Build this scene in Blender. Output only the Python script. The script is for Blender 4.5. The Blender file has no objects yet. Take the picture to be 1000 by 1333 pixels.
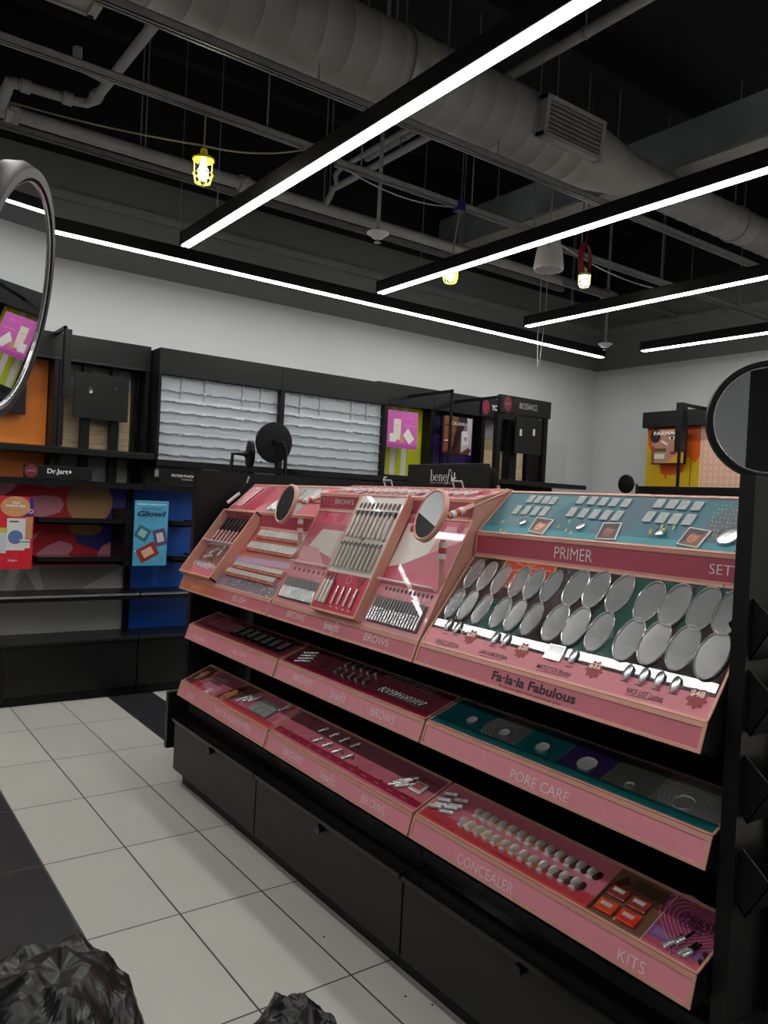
import bpy, math, random
from mathutils import Vector, Matrix
random.seed(7)
S = bpy.context.scene
C = S.collection
# ---------------------------------------------------------------- camera, light level
EYE = Vector((0, 0, 1.5))
FPX = 1017.0
def _r0(px, py): return Vector((px - 500.0, -(py - 666.5), -FPX))
AY = _r0(-239, 615).normalized()
AX = _r0(1896, 721); AX = (AX - AX.dot(AY) * AY).normalized()
AZ = AX.cross(AY)
ROT = Matrix((AX, AY, AZ))            # camera axes -> world axes
cam_data = bpy.data.cameras.new('camera'); cam = bpy.data.objects.new('camera', cam_data); C.objects.link(cam)
cam.matrix_world = Matrix.Translation(EYE) @ ROT.to_4x4()
cam_data.sensor_fit = 'VERTICAL'; cam_data.sensor_height = 36.0; cam_data.lens = FPX / 1333.0 * 36.0
cam_data.clip_start = 0.02; cam_data.clip_end = 60
S.camera = cam
S.view_settings.view_transform = 'Standard'; S.view_settings.look = 'None'
S.view_settings.gamma = 1; S.view_settings.use_curve_mapping = False
S.view_settings.exposure = 0.0
BAR_POWER = 29.0
w = bpy.data.worlds.new('world'); S.world = w; w.use_nodes = True
w.node_tree.nodes['Background'].inputs[0].default_value = (0.02, 0.022, 0.026, 1)
w.node_tree.nodes['Background'].inputs[1].default_value = 1.0

# ---------------------------------------------------------------- measuring: a sight line met with a real plane
def ray(px, py): return ROT @ _r0(px, py)
def hit(px, py, p0, n):
    d = ray(px, py); return EYE + d * (Vector(n).dot(Vector(p0) - EYE) / Vector(n).dot(d))
def onx(px, py, x): return hit(px, py, (x, 0, 0), (1, 0, 0))
def ony(px, py, y): return hit(px, py, (0, y, 0), (0, 1, 0))
def onz(px, py, z): return hit(px, py, (0, 0, z), (0, 0, 1))

# ---------------------------------------------------------------- materials (all procedural)
MATS = {}
def mat(name, col=(.5, .5, .5), rough=.5, metal=0., emit=0., alpha=1., trans=0., noise=.06, scale=30., coat=0., bump=0., spec=None, ior=None):
    if name in MATS: return MATS[name]
    m = bpy.data.materials.new(name); m.use_nodes = True
    nt = m.node_tree; b = nt.nodes['Principled BSDF']
    b.inputs['Roughness'].default_value = rough; b.inputs['Metallic'].default_value = metal
    b.inputs['Base Color'].default_value = (*col, 1)
    if noise:
        tc = nt.nodes.new('ShaderNodeTexCoord'); nz = nt.nodes.new('ShaderNodeTexNoise'); nz.inputs['Scale'].default_value = scale
        nz.inputs['Detail'].default_value = 2
        cr = nt.nodes.new('ShaderNodeValToRGB')
        a = [max(0, c * (1 - noise)) for c in col]; c2 = [min(1, c * (1 + noise)) for c in col]
        cr.color_ramp.elements[0].position = .3; cr.color_ramp.elements[1].position = .7
        cr.color_ramp.elements[0].color = (*a, 1); cr.color_ramp.elements[1].color = (*c2, 1)
        nt.links.new(tc.outputs['Object'], nz.inputs['Vector']); nt.links.new(nz.outputs['Fac'], cr.inputs['Fac'])
        nt.links.new(cr.outputs['Color'], b.inputs['Base Color'])
        if bump:
            bp = nt.nodes.new('ShaderNodeBump'); bp.inputs['Strength'].default_value = bump; bp.inputs['Distance'].default_value = .01
            nt.links.new(nz.outputs['Fac'], bp.inputs['Height']); nt.links.new(bp.outputs['Normal'], b.inputs['Normal'])
    if emit:
        b.inputs['Emission Color'].default_value = (*col, 1); b.inputs['Emission Strength'].default_value = emit
    if trans: b.inputs['Transmission Weight'].default_value = trans
    if alpha < 1: b.inputs['Alpha'].default_value = alpha
    if coat: b.inputs['Coat Weight'].default_value = coat; b.inputs['Coat Roughness'].default_value = .03
    if spec is not None: b.inputs['Specular IOR Level'].default_value = spec
    if ior: b.inputs['IOR'].default_value = ior
    MATS[name] = m; return m
def srgb(r, g, b, k=1.0):
    f = lambda c: ((c / 255 + .055) / 1.055) ** 2.4 if c > 10 else c / 255 / 12.92
    return (min(1, f(r) * k), min(1, f(g) * k), min(1, f(b) * k))
def ink(r, g, b, rough=.4, coat=0.):     # printed colour
    return mat('print_%d_%d_%d_%d' % (r, g, b, int(coat * 10)), srgb(r, g, b), rough, noise=.04, scale=60, coat=coat)

BLACK = mat('black_powder_coat', (.005, .005, .006), .42, noise=.15, spec=.22)
BLACK_SATIN = mat('black_satin_laminate', (.0085, .0085, .009), .34, noise=.12, scale=8, spec=.28)
BLACK_GLOSS = mat('black_gloss_laminate', (.005, .005, .006), .12, noise=.1, spec=.35)
DARKMETAL = mat('dark_metal', (.03, .032, .035), .35, .6, noise=.1)
PINK = mat('pink_printed_panel', srgb(226, 142, 156), .3, noise=.03, coat=.3)
ROSE = mat('deep_rose_panel', srgb(176, 72, 92), .22, noise=.04, coat=.5)
ROSEPINK = mat('rose_pink_printed_panel', srgb(200, 112, 124), .3, noise=.03, coat=.3)
COPPER = mat('rose_copper_trim', srgb(212, 156, 138), .38, .15, noise=.05, scale=12)
def clear_sheet():
    m = bpy.data.materials.new('clear_acrylic'); m.use_nodes = True; nt = m.node_tree; nt.nodes.clear()
    out = nt.nodes.new('ShaderNodeOutputMaterial'); mx = nt.nodes.new('ShaderNodeMixShader'); t = nt.nodes.new('ShaderNodeBsdfTransparent'); g = nt.nodes.new('ShaderNodeBsdfGlossy'); lw = nt.nodes.new('ShaderNodeLayerWeight'); pw = nt.nodes.new('ShaderNodeMath'); pw.operation = 'POWER'; pw.inputs[1].default_value = 4.0; f = nt.nodes.new('ShaderNodeMath'); f.operation = 'MULTIPLY_ADD'; f.inputs[1].default_value = .6; f.inputs[2].default_value = .035
    t.inputs[0].default_value = (.96, .965, .965, 1); g.inputs['Roughness'].default_value = .02; nt.links.new(lw.outputs['Facing'], pw.inputs[0]); nt.links.new(pw.outputs[0], f.inputs[0])
    for a, b in ((f.outputs[0], mx.inputs[0]), (t.outputs[0], mx.inputs[1]), (g.outputs[0], mx.inputs[2]), (mx.outputs[0], out.inputs[0])): nt.links.new(a, b)
    return m
CLEAR = clear_sheet()
CLEARW = mat('cloudy_acrylic', (.8, .82, .82), .12, noise=.05, alpha=.45, spec=.8)
SILVER = mat('silver_cup', (.72, .72, .73), .22, .75, noise=.06, scale=50)
WELL = mat('grey_moulded_cup', (.50, .50, .51), .16, .45, noise=.1, scale=14, coat=.5)
WHITE = mat('white_plastic', (.7, .69, .67), .35, noise=.03)
LETTER = mat('pale_lettering', (.8, .74, .72), .5, noise=.02)
LETTERDK = mat('dark_lettering', (.03, .015, .02), .5, noise=.02)
MIRROR = mat('mirror_glass', (.86, .88, .9), .01, 1., noise=0)
GALV = mat('grey_painted_duct', (.27, .265, .25), .6, noise=.08, scale=4)
PIPEW = mat('grey_painted_pipe', (.30, .30, .295), .5, noise=.1, scale=6)
STRUT = mat('galvanised_strut', (.28, .28, .28), .45, .3, noise=.12, scale=20)
LED = mat('led_diffuser', (1, .99, .96), .5, emit=BAR_POWER, noise=0)

# ---------------------------------------------------------------- scene tree
def tag(o, label=None, cat=None, group=None, kind=None):
    if label: o['label'] = label
    if cat: o['category'] = cat
    if group: o['group'] = group
    if kind: o['kind'] = kind
    return o
def thing(name, loc, label, cat, group=None):
    o = bpy.data.objects.new(name, None); C.objects.link(o); o.location = loc; o.empty_display_size = .05
    return tag(o, label, cat, group)
def offs(o):
    v = Vector((0, 0, 0))
    while o: v += o.location; o = o.parent
    return v
def copy_tree(o, parent=None):
    c = o.copy(); C.objects.link(c); c.parent = parent
    for ch in o.children: copy_tree(ch, c)
    return c

class MB:                                # collects shapes in world coordinates, links them as ONE mesh
    def __init__(s): s.v = []; s.f = []; s.m = []; s.mats = []
    def mi(s, m):
        if m not in s.mats: s.mats.append(m)
        return s.mats.index(m)
    def add(s, vs, fs, m):
        k = len(s.v); i = s.mi(m); s.v += [Vector(v) for v in vs]
        for f in fs: s.f.append([k + j for j in f]); s.m.append(i)
        return s
    def box(s, x0, x1, y0, y1, z0, z1, m):
        vs = [(x, y, z) for x in (x0, x1) for y in (y0, y1) for z in (z0, z1)]
        return s.add(vs, [(0, 1, 3, 2), (4, 6, 7, 5), (0, 4, 5, 1), (2, 3, 7, 6), (0, 2, 6, 4), (1, 5, 7, 3)], m)
    def fbox(s, F, u0, u1, v0, v1, w0, w1, m):      # box in a panel frame
        vs = [F.at(u, v, ww) for u in (u0, u1) for v in (v0, v1) for ww in (w0, w1)]
        return s.add(vs, [(0, 1, 3, 2), (4, 6, 7, 5), (0, 4, 5, 1), (2, 3, 7, 6), (0, 2, 6, 4), (1, 5, 7, 3)], m)
    def prism(s, prof, y0, y1, m):                   # (x,z) outline pushed along y
        n = len(prof); vs = [(x, y0, z) for x, z in prof] + [(x, y1, z) for x, z in prof]
        fs = [list(range(n))[::-1], list(range(n, 2 * n))] + [(i, (i + 1) % n, n + (i + 1) % n, n + i) for i in range(n)]
        return s.add(vs, fs, m)
    def slab(s, F, pts, w0, w1, m):                  # outline in a panel frame with thickness
        n = len(pts); vs = [F.at(u, v, w0) for u, v in pts] + [F.at(u, v, w1) for u, v in pts]
        fs = [list(range(n))[::-1], list(range(n, 2 * n))] + [(i, (i + 1) % n, n + (i + 1) % n, n + i) for i in range(n)]
        return s.add(vs, fs, m)
    def tube(s, pts, r, m, seg=10, caps=True):
        pts = [Vector(p) for p in pts]; rings = []; up = None
        for i, p in enumerate(pts):
            d = (pts[min(i + 1, len(pts) - 1)] - pts[max(i - 1, 0)]).normalized()
            if up is None: up = Vector((0, 0, 1)) if abs(d.z) < .9 else Vector((1, 0, 0))
            a = d.cross(up).normalized(); b = a.cross(d).normalized(); up = b
            rr = r[i] if isinstance(r, (list, tuple)) else r
            rings.append([p + a * math.cos(2 * math.pi * k / seg) * rr + b * math.sin(2 * math.pi * k / seg) * rr for k in range(seg)])
        vs = [v for rg in rings for v in rg]; fs = []
        for i in range(len(pts) - 1):
            for k in range(seg):
                k2 = (k + 1) % seg; fs.append((i * seg + k, i * seg + k2, (i + 1) * seg + k2, (i + 1) * seg + k))
        if caps: fs += [list(range(seg))[::-1], [(len(pts) - 1) * seg + k for k in range(seg)]]
        return s.add(vs, fs, m)
    def lathe(s, base, axis, prof, m, seg=24, ref=None, sx=1., close=True):   # prof: (radius, height along axis)
        ax = Vector(axis).normalized(); r = Vector(ref) if ref else (Vector((0, 0, 1)) if abs(ax.z) < .9 else Vector((1, 0, 0)))
        a = (r - ax * r.dot(ax)).normalized(); b = ax.cross(a); base = Vector(base)
        vs = [base + ax * h + (a * math.cos(2 * math.pi * k / seg) * sx + b * math.sin(2 * math.pi * k / seg)) * q for q, h in prof for k in range(seg)]
        fs = [(i * seg + k, i * seg + (k + 1) % seg, (i + 1) * seg + (k + 1) % seg, (i + 1) * seg + k) for i in range(len(prof) - 1) for k in range(seg)]
        if close: fs += [list(range(seg))[::-1], [(len(prof) - 1) * seg + k for k in range(seg)]]
        return s.add(vs, fs, m)
    def build(s, name, parent=None, smooth=False, bevel=0):
        me = bpy.data.meshes.new(name); o = offs(parent) if parent else Vector((0, 0, 0))
        me.from_pydata([v - o for v in s.v], [], s.f)
        for m in s.mats: me.materials.append(m)
        for p, i in zip(me.polygons, s.m): p.material_index = i; p.use_smooth = bool(smooth)
        me.update()
        ob = bpy.data.objects.new(name, me); C.objects.link(ob); ob.parent = parent
        if smooth:
            try:
                me.set_sharp_from_angle(angle=math.radians(40))
            except Exception: pass
        if bevel:
            b = ob.modifiers.new('bevel', 'BEVEL'); b.width = bevel; b.segments = 2; b.limit_method = 'ANGLE'
        return ob

class Fr:                                # a flat panel: origin, right (u), up (v), outward (w)
    def __init__(s, o, u, v): s.o = Vector(o); s.u = Vector(u).normalized(); s.v = Vector(v).normalized(); s.n = s.u.cross(s.v).normalized()
    def at(s, u, v, w=0): return s.o + s.u * u + s.v * v + s.n * w
    def px(s, x, y): p = hit(x, y, s.o, s.n) - s.o; return p.dot(s.u), p.dot(s.v)
    def up(s, w): return Fr(s.o + s.n * w, s.u, s.v)

class Art:                               # a printed graphic: flat shapes in layers 0.25 mm apart
    def __init__(s, F, w=.0004): s.F = F; s.b = MB(); s.w = w; s.k = 0
    def poly(s, pts, m, layer=None):
        s.k += 1; h = s.w + s.k * .00005
        s.b.add([s.F.at(u, v, h) for u, v in pts], [list(range(len(pts)))], m); return s
    def pp(s, pts, m): return s.poly([s.F.px(*p) for p in pts], m)
    def rect(s, u0, u1, v0, v1, m): return s.poly([(u0, v0), (u1, v0), (u1, v1), (u0, v1)], m)
    def ell(s, u, v, a, b, m, rot=0, n=28):
        c, q = math.cos(rot), math.sin(rot)
        return s.poly([(u + a * math.cos(t) * c - b * math.sin(t) * q, v + a * math.cos(t) * q + b * math.sin(t) * c) for t in [2 * math.pi * i / n for i in range(n)]], m)
    def pell(s, x, y, a, b, m, rot=0): u, v = s.F.px(x, y); return s.ell(u, v, a, b, m, rot)
    def arc(s, u, v, r0, r1, a0, a1, m, n=24, sy=1.):
        T = [a0 + (a1 - a0) * i / n for i in range(n + 1)]
        for i in range(n):
            q = [(u + r * math.cos(t), v + sy * r * math.sin(t)) for r, t in ((r0, T[i]), (r1, T[i]), (r1, T[i + 1]), (r0, T[i + 1]))]
            h = s.w + s.k * .00005 + .00005
            s.b.add([s.F.at(a, b, h) for a, b in q], [(0, 1, 2, 3)], m)
        s.k += 1; return s
    def line(s, p, q, t, m):
        p = Vector(p); q = Vector(q); d = (q - p).normalized(); n = Vector((-d.y, d.x)) * t / 2
        return s.poly([p - n, q - n, q + n, p + n], m)
    def star(s, u, v, r, m, n=9):
        return s.poly([(u + (r if i % 2 else r * .72) * math.cos(math.pi * i / n + .2), v + (r if i % 2 else r * .72) * math.sin(math.pi * i / n + .2)) for i in range(2 * n)], m)
    def heart(s, u, v, r, m):
        P = []
        for i in range(28):
            t = 2 * math.pi * i / 28; P.append((u + r * math.sin(t) ** 3, v + r * (13 * math.cos(t) - 5 * math.cos(2 * t) - 2 * math.cos(3 * t) - math.cos(4 * t)) / 16))
        return s.poly(P[::-1], m)
    def build(s, name, parent): return s.b.build(name, parent)

def text(body, F, u, v, wd, ht, m, parent, name='lettering', bold=0., shear=0., w=.0009, depth=.0006, turn=0.):
    cu = bpy.data.curves.new('t', 'FONT'); cu.body = body; cu.size = 1; cu.offset = bold; cu.resolution_u = 3
    cu.align_x = 'LEFT'; cu.shear = shear; cu.space_line = .95
    ob = bpy.data.objects.new('t', cu); C.objects.link(ob)
    me = bpy.data.meshes.new_from_object(ob); bpy.data.objects.remove(ob)
    xs = [q.co.x for q in me.vertices]; ys = [q.co.y for q in me.vertices]
    x0, x1, y0, y1 = min(xs), max(xs), min(ys), max(ys); o = offs(parent); c, s_ = math.cos(turn), math.sin(turn)
    for q in me.vertices:
        a = (q.co.x - x0) / (x1 - x0) * wd; b = (q.co.y - y0) / (y1 - y0) * ht
        q.co = F.at(u + a * c - b * s_, v + a * s_ + b * c, w) - o
    me.materials.clear(); me.materials.append(m)
    r = bpy.data.objects.new(name, me); C.objects.link(r); r.parent = parent
    bpy.data.curves.remove(cu); return r
def ptext(body, F, tl, bl, br, m, parent, bold=0., shear=0., w=.0009, name='lettering'):
    a = Vector(F.px(*bl)); b = Vector(F.px(*br)); t = Vector(F.px(*tl))
    d = b - a; turn = math.atan2(d.y, d.x)
    if abs(turn) < .12: turn = 0
    nrm = Vector((-math.sin(turn), math.cos(turn)))
    return text(body, F, a.x, a.y, d.length, max(.004, (t - a).dot(nrm)), m, parent, name, bold, shear, w, turn=turn)

def logo(F, u, v, wd, ht, m, parent, w=.001, name='lettering'):
    """the word benefit in tall high-contrast serif letters; ht = height of the b"""
    A = Art(F, w); x = [0.]; X = .56 * ht; k = ht; th = .085 * ht; hn = .028 * ht
    tot = 2.95; sc = wd / (tot * ht)
    P = lambda pts: A.poly([(u + a * sc, v + b) for a, b in pts], m)
    def R(a, b, c, d): P([(a, c), (b, c), (b, d), (a, d)])
    def ring(cx, cy, rx, ry, tx, ty, a0, a1, n=20):
        T = [a0 + (a1 - a0) * i / n for i in range(n + 1)]
        for i in range(n):
            t, t2 = T[i], T[i + 1]
            P([(cx + rx * math.cos(t), cy + ry * math.sin(t)), (cx + rx * math.cos(t2), cy + ry * math.sin(t2)), (cx + (rx - tx) * math.cos(t2), cy + (ry - ty) * math.sin(t2)), (cx + (rx - tx) * math.cos(t), cy + (ry - ty) * math.sin(t))])
    pi = math.pi; h = ht
    x = 0                                                    # b
    R(x + .06 * h, x + .06 * h + th, 0, h); R(x, x + .1 * h, h - hn, h); ring(x + .25 * h, X / 2, .2 * h, X / 2, th, hn, -pi * .8, pi * .8); x += .5 * h
    def e(x): ring(x + .2 * h, X / 2, .2 * h, X / 2, th, hn, 0, pi * 1.82); R(x + .06 * h, x + .39 * h, X * .5, X * .5 + hn)
    e(x); x += .47 * h
    R(x + .05 * h, x + .05 * h + th, 0, X); R(x, x + .1 * h, X - hn, X); ring(x + .24 * h, X * .72, .15 * h, X * .28, th, hn, 0, pi); R(x + .305 * h, x + .305 * h + th, 0, X * .72)   # n
    R(x, x + .2 * h, 0, hn); R(x + .26 * h, x + .45 * h, 0, hn); x += .5 * h
    e(x); x += .45 * h
    P([(x - .03 * h, -.22 * h), (x + .03 * h, -.22 * h), (x + .22 * h, h * .9), (x + .14 * h, h * .9)]); ring(x + .26 * h, h * .88, .12 * h, .16 * h, th * .8, hn, 0, pi); R(x, x + .3 * h, X - hn, X)   # f, slanted
    ring(x - .09 * h, -.18 * h, .09 * h, .12 * h, th * .7, hn, pi, 2 * pi); x += .38 * h
    R(x + .05 * h, x + .05 * h + th, 0, X); R(x, x + .1 * h, X - hn, X); R(x, x + .19 * h, 0, hn); R(x + .05 * h, x + .05 * h + th, X * 1.25, X * 1.25 + th); x += .27 * h   # i
    R(x + .08 * h, x + .08 * h + th, .05 * h, X * 1.35); R(x, x + .27 * h, X - hn, X); ring(x + .2 * h, .1 * h, .12 * h, .1 * h, th * .6, hn, pi, 1.9 * pi)   # t
    return A.build(name, parent)
def plogo(F, tl, bl, br, m, parent):
    a = Vector(F.px(*bl)); b = Vector(F.px(*br)); t = Vector(F.px(*tl)); h = max(.012, t.y - a.y) * 1.25; return logo(F, a.x, a.y - h * .08, b.x - a.x, h, m, parent, .0026)
# ---------------------------------------------------------------- the room
X0, X1, YB, YW, ZP, ZT, ZC = -3.2, 7.42, -3.0, 6.05, 3.14, 3.885, 4.9   # side walls, near wall, far wall, paint line, grey top, deck
def nodes(name, rough=.5):
    m = bpy.data.materials.new(name); m.use_nodes = True; return m, m.node_tree, m.node_tree.nodes['Principled BSDF']
def N(nt, t, **k):
    n = nt.nodes.new(t)
    for a, b in k.items(): setattr(n, a, b)
    return n
def math_(nt, op, a, b=None):
    n = N(nt, 'ShaderNodeMath', operation=op)
    for i, x in enumerate((a, b)):
        if x is None: continue
        if isinstance(x, (int, float)): n.inputs[i].default_value = x
        else: nt.links.new(x, n.inputs[i])
    return n.outputs[0]
def wall_mat():
    m, nt, b = nodes('wall_paint'); tc = N(nt, 'ShaderNodeTexCoord'); sp = N(nt, 'ShaderNodeSeparateXYZ'); nt.links.new(tc.outputs['Object'], sp.inputs[0])
    nz = N(nt, 'ShaderNodeTexNoise'); nz.inputs['Scale'].default_value = 1.3; nt.links.new(tc.outputs['Object'], nz.inputs['Vector'])
    r = N(nt, 'ShaderNodeValToRGB'); r.color_ramp.interpolation = 'CONSTANT'
    e = r.color_ramp.elements; e[0].position = 0; e[0].color = (.62, .63, .63, 1); e[1].position = ZP / 5; e[1].color = (.20, .205, .21, 1)
    q = e.new(ZT / 5); q.color = (.006, .006, .008, 1)
    nt.links.new(math_(nt, 'DIVIDE', sp.outputs[2], 5.0), r.inputs[0])
    mx = N(nt, 'ShaderNodeMix', data_type='RGBA', blend_type='MULTIPLY'); mx.inputs[0].default_value = .12
    nt.links.new(r.outputs[0], mx.inputs[6]); nt.links.new(nz.outputs['Fac'], mx.inputs[7]); nt.links.new(mx.outputs[2], b.inputs['Base Color'])
    b.inputs['Roughness'].default_value = .7; return m
def floor_mat():
    m, nt, b = nodes('floor_tile'); tc = N(nt, 'ShaderNodeTexCoord'); sp = N(nt, 'ShaderNodeSeparateXYZ'); nt.links.new(tc.outputs['Object'], sp.inputs[0])
    x, y = sp.outputs[0], sp.outputs[1]; TX, TY = .3215, .6125; OX, OY = .770, 1.994
    gx = math_(nt, 'DIVIDE', math_(nt, 'SUBTRACT', x, OX), TX); gy = math_(nt, 'DIVIDE', math_(nt, 'SUBTRACT', y, OY), TY)
    def groutline(g, t): f = math_(nt, 'FRACT', math_(nt, 'ADD', g, 100.5)); return math_(nt, 'LESS_THAN', math_(nt, 'ABSOLUTE', math_(nt, 'SUBTRACT', f, .5)), t)
    gr = math_(nt, 'MAXIMUM', groutline(gx, .0030 / TX), groutline(gy, .0030 / TY))
    cx = math_(nt, 'FLOOR', gx); cy = math_(nt, 'FLOOR', gy)
    blk = math_(nt, 'MAXIMUM', math_(nt, 'LESS_THAN', cx, 0), math_(nt, 'MULTIPLY', math_(nt, 'COMPARE', cx, 3.0), math_(nt, 'GREATER_THAN', cy, 2.5)))
    cb = N(nt, 'ShaderNodeCombineXYZ'); nt.links.new(cx, cb.inputs[0]); nt.links.new(cy, cb.inputs[1])
    wn = N(nt, 'ShaderNodeTexWhiteNoise'); nt.links.new(cb.outputs[0], wn.inputs['Vector'])
    nz = N(nt, 'ShaderNodeTexNoise'); nz.inputs['Scale'].default_value = 3; nz.inputs['Detail'].default_value = 5; nt.links.new(tc.outputs['Object'], nz.inputs['Vector'])
    v = math_(nt, 'ADD', math_(nt, 'MULTIPLY', wn.outputs['Value'], .07), math_(nt, 'ADD', math_(nt, 'MULTIPLY', nz.outputs['Fac'], .12), .85))
    def mix(f, a, bb):
        n = N(nt, 'ShaderNodeMix', data_type='RGBA')
        for s_, val in ((0, f), (6, a), (7, bb)):
            if isinstance(val, tuple): n.inputs[s_].default_value = (*val, 1)
            else: nt.links.new(val, n.inputs[s_])
        return n.outputs[2]
    base = mix(blk, (.58, .565, .515), (.030, .030, .034)); gc = mix(blk, (.035, .033, .03), (.13, .13, .13))
    c = mix(gr, base, gc)
    mu = N(nt, 'ShaderNodeVectorMath', operation='SCALE'); nt.links.new(c, mu.inputs[0]); nt.links.new(v, mu.inputs['Scale'])
    nt.links.new(mu.outputs[0], b.inputs['Base Color'])
    nt.links.new(math_(nt, 'ADD', math_(nt, 'MULTIPLY', nz.outputs['Fac'], .12), .30), b.inputs['Roughness']); return m
WALL = wall_mat(); FLOOR = floor_mat()
DECK = mat('black_deck', (.006, .006, .009), .8, noise=.2, scale=2)
def struct(name, b, **k): o = b.build(name); o['kind'] = 'structure'; return o
struct('floor', MB().box(X0, X1, YB, YW, -.1, 0, FLOOR))
struct('ceiling', MB().box(X0 - .1, X1 + .1, YB - .1, YW + .1, ZC, ZC + .1, DECK))
struct('wall_back', MB().box(X0 - .1, X1 + .1, YW, YW + .1, -.1, ZC, WALL))
struct('wall_right', MB().box(X1, X1 + .1, YB, YW, -.1, ZC, WALL))
struct('wall_left', MB().box(X0 - .1, X0, YB, YW, -.1, ZC, WALL))
struct('wall_front', MB().box(X0 - .1, X1 + .1, YB - .1, YB, -.1, ZC, WALL))
GREYW = mat('grey_wall_paint', (.22, .225, .23), .6, noise=.08, scale=5)
struct('trim_1', MB().box(X0, X1, YW - .05, YW, 3.56, 3.62, GREYW))
struct('trim_2', MB().box(X1 - .05, X1, YB, YW - .05, 3.56, 3.62, GREYW))
for k in range(5): struct('trim_%d' % (3 + k), MB().box(X0, X1, -2 + 1.9 * k, -1.9 + 1.9 * k, ZC - .25, ZC, DECK))

# ---------------------------------------------------------------- linear lights
def bar(axis, c, a0, a1, z, label, group, top=ZC):
    o = thing('linear_light', (c, (a0 + a1) / 2, z) if axis == 'y' else ((a0 + a1) / 2, c, z), label, 'ceiling light', group)
    def bx(h0, h1, z0, z1, m, b0=a0, b1=a1):
        return MB().box(c + h0, c + h1, b0, b1, z0, z1, m) if axis == 'y' else MB().box(b0, b1, c + h0, c + h1, z0, z1, m)
    bx(-.034, .034, z, z + .085, BLACK).build('housing', o, bevel=.002)
    bx(-.027, .027, z - .006, z, LED, a0 + .01, a1 - .01).build('diffuser', o)
    for e in (a0, a1 - .01): bx(-.036, .036, z - .008, z + .087, BLACK, e - .002, e + .012).build('end_cap', o)
    for t in (a0 + .5, (a0 + a1) / 2, a1 - .5):
        p = (c, t) if axis == 'y' else (t, c)
        MB().tube([(*p, z + .08), (*p, top)], .0025, STRUT, 6).build('suspension_cable', o)
    return o
g = 'parallel linear lights over the aisles'
bar('y', 1.905, -2.3, 4.98, 3.1, 'long linear light over the pink counter, leftmost of the bars rising to the right', g)
bar('y', 3.475, -2.3, 4.97, 3.1, 'linear light in the middle of the ceiling, passing just above the white hanging speaker', g)
bar('y', 5.03, -2.3, 4.91, 3.1, 'linear light between the middle ceiling bar and the bar nearest the right wall', g, 3.963)
bar('y', 6.545, -2.3, 4.80, 3.1, 'linear light nearest the right wall, its end above the honey poster', g)
bar('y', .395, -2.3, 4.98, 3.1, 'linear light over the left aisle, outside the picture', g)
bar('y', -1.23, -2.3, 4.98, 3.1, 'linear light furthest left, outside the picture', g)
bar('x', 5.30, -2.6, 6.57, 3.1, 'linear light running along in front of the white back wall', g)

# ---------------------------------------------------------------- ducts, pipes, struts
def duct_round():
    o = thing('round_duct', (3, 3.4, 3.78), 'fat grey spiral air duct that narrows toward the right, crossing the whole ceiling', 'air duct')
    Y, Z, R1, R2 = 3.4, 3.78, .205, .128; bx_ = onz(122, 20, 3.7)
    pr = []; x = -2.6
    def ring(x, r): pr.append((r, x))
    ring(bx_.x - .03, R1); x = bx_.x + .1
    while x < 3.8:
        ring(x, R1); ring(x + .006, R1 + .004); ring(x + .012, R1); x += .155
    ring(3.82, R1 + .008); ring(3.86, R1 + .008); ring(3.88, R1); ring(4.42, R2); ring(4.44, R2 + .007); ring(4.48, R2 + .007); ring(4.5, R2); x = 4.6
    while x < 7.3: ring(x, R2); ring(x + .006, R2 + .0035); ring(x + .012, R2); x += .155
    ring(7.4, R2)
    MB().lathe((0, Y, Z), (1, 0, 0), pr, GALV, 40).build('duct_pipe', o, smooth=True)
    # supply grille on the side facing the aisle, a little below the middle
    F = Fr(Vector((3.30, Y, Z)) + Vector((0, -.93, -.10)).normalized() * (R1 + .028), (1, 0, 0), (0, -.10, .93))
    gr = MB()
    gr.fbox(F, 0, .52, -.115, -.09, -.05, .015, GALV); gr.fbox(F, 0, .52, .09, .115, -.05, .015, GALV); gr.fbox(F, 0, .03, -.115, .115, -.05, .015, GALV); gr.fbox(F, .49, .52, -.115, .115, -.05, .015, GALV)
    gq = gr.build('vent_grille', o)
    MB().fbox(F, .03, .49, -.09, .09, -.045, -.02, BLACK).build('throat', gq)
    for i in range(7): MB().fbox(F, .03, .49, -.075 + i * .025, -.069 + i * .025, -.02, .008, PIPEW).build('blade', gq)
    for x in (2.4, 5.7, 6.6):
        rr = R1 if x < 4 else R2
        MB().lathe((x - .015, Y, Z), (1, 0, 0), [(rr + .001, 0), (rr + .012, 0), (rr + .012, .03), (rr + .001, .03)], STRUT, 32, close=False).tube([(x, Y, Z + rr), (x, Y, ZC)], .006, STRUT, 6).build('hanger_strap', o)
duct_round()
def duct_rect():
    o = thing('rectangular_duct', (5, 2, 4.0), 'broad flat rectangular air duct running away behind the round duct on the right', 'air duct')
    MB().box(4.9, 5.24, -2.8, YW - .01, 3.99, 4.29, mat('blue_grey_duct', (.30, .33, .345), .45, .2, noise=.35, scale=2.2)).build('duct_body', o)
    MB().box(4.88, 5.26, -2.8, YW - .01, 3.965, 3.99, GALV).build('bottom_flange', o)
    for y in (-1.5, .2, 1.9, 3.9, 5.2): MB().box(4.89, 5.25, y, y + .04, 3.975, 4.30, GALV).tube([(4.88, y, 4.28), (4.88, y, ZC)], .006, STRUT, 6).build('joint_flange', o)
duct_rect()
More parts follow.
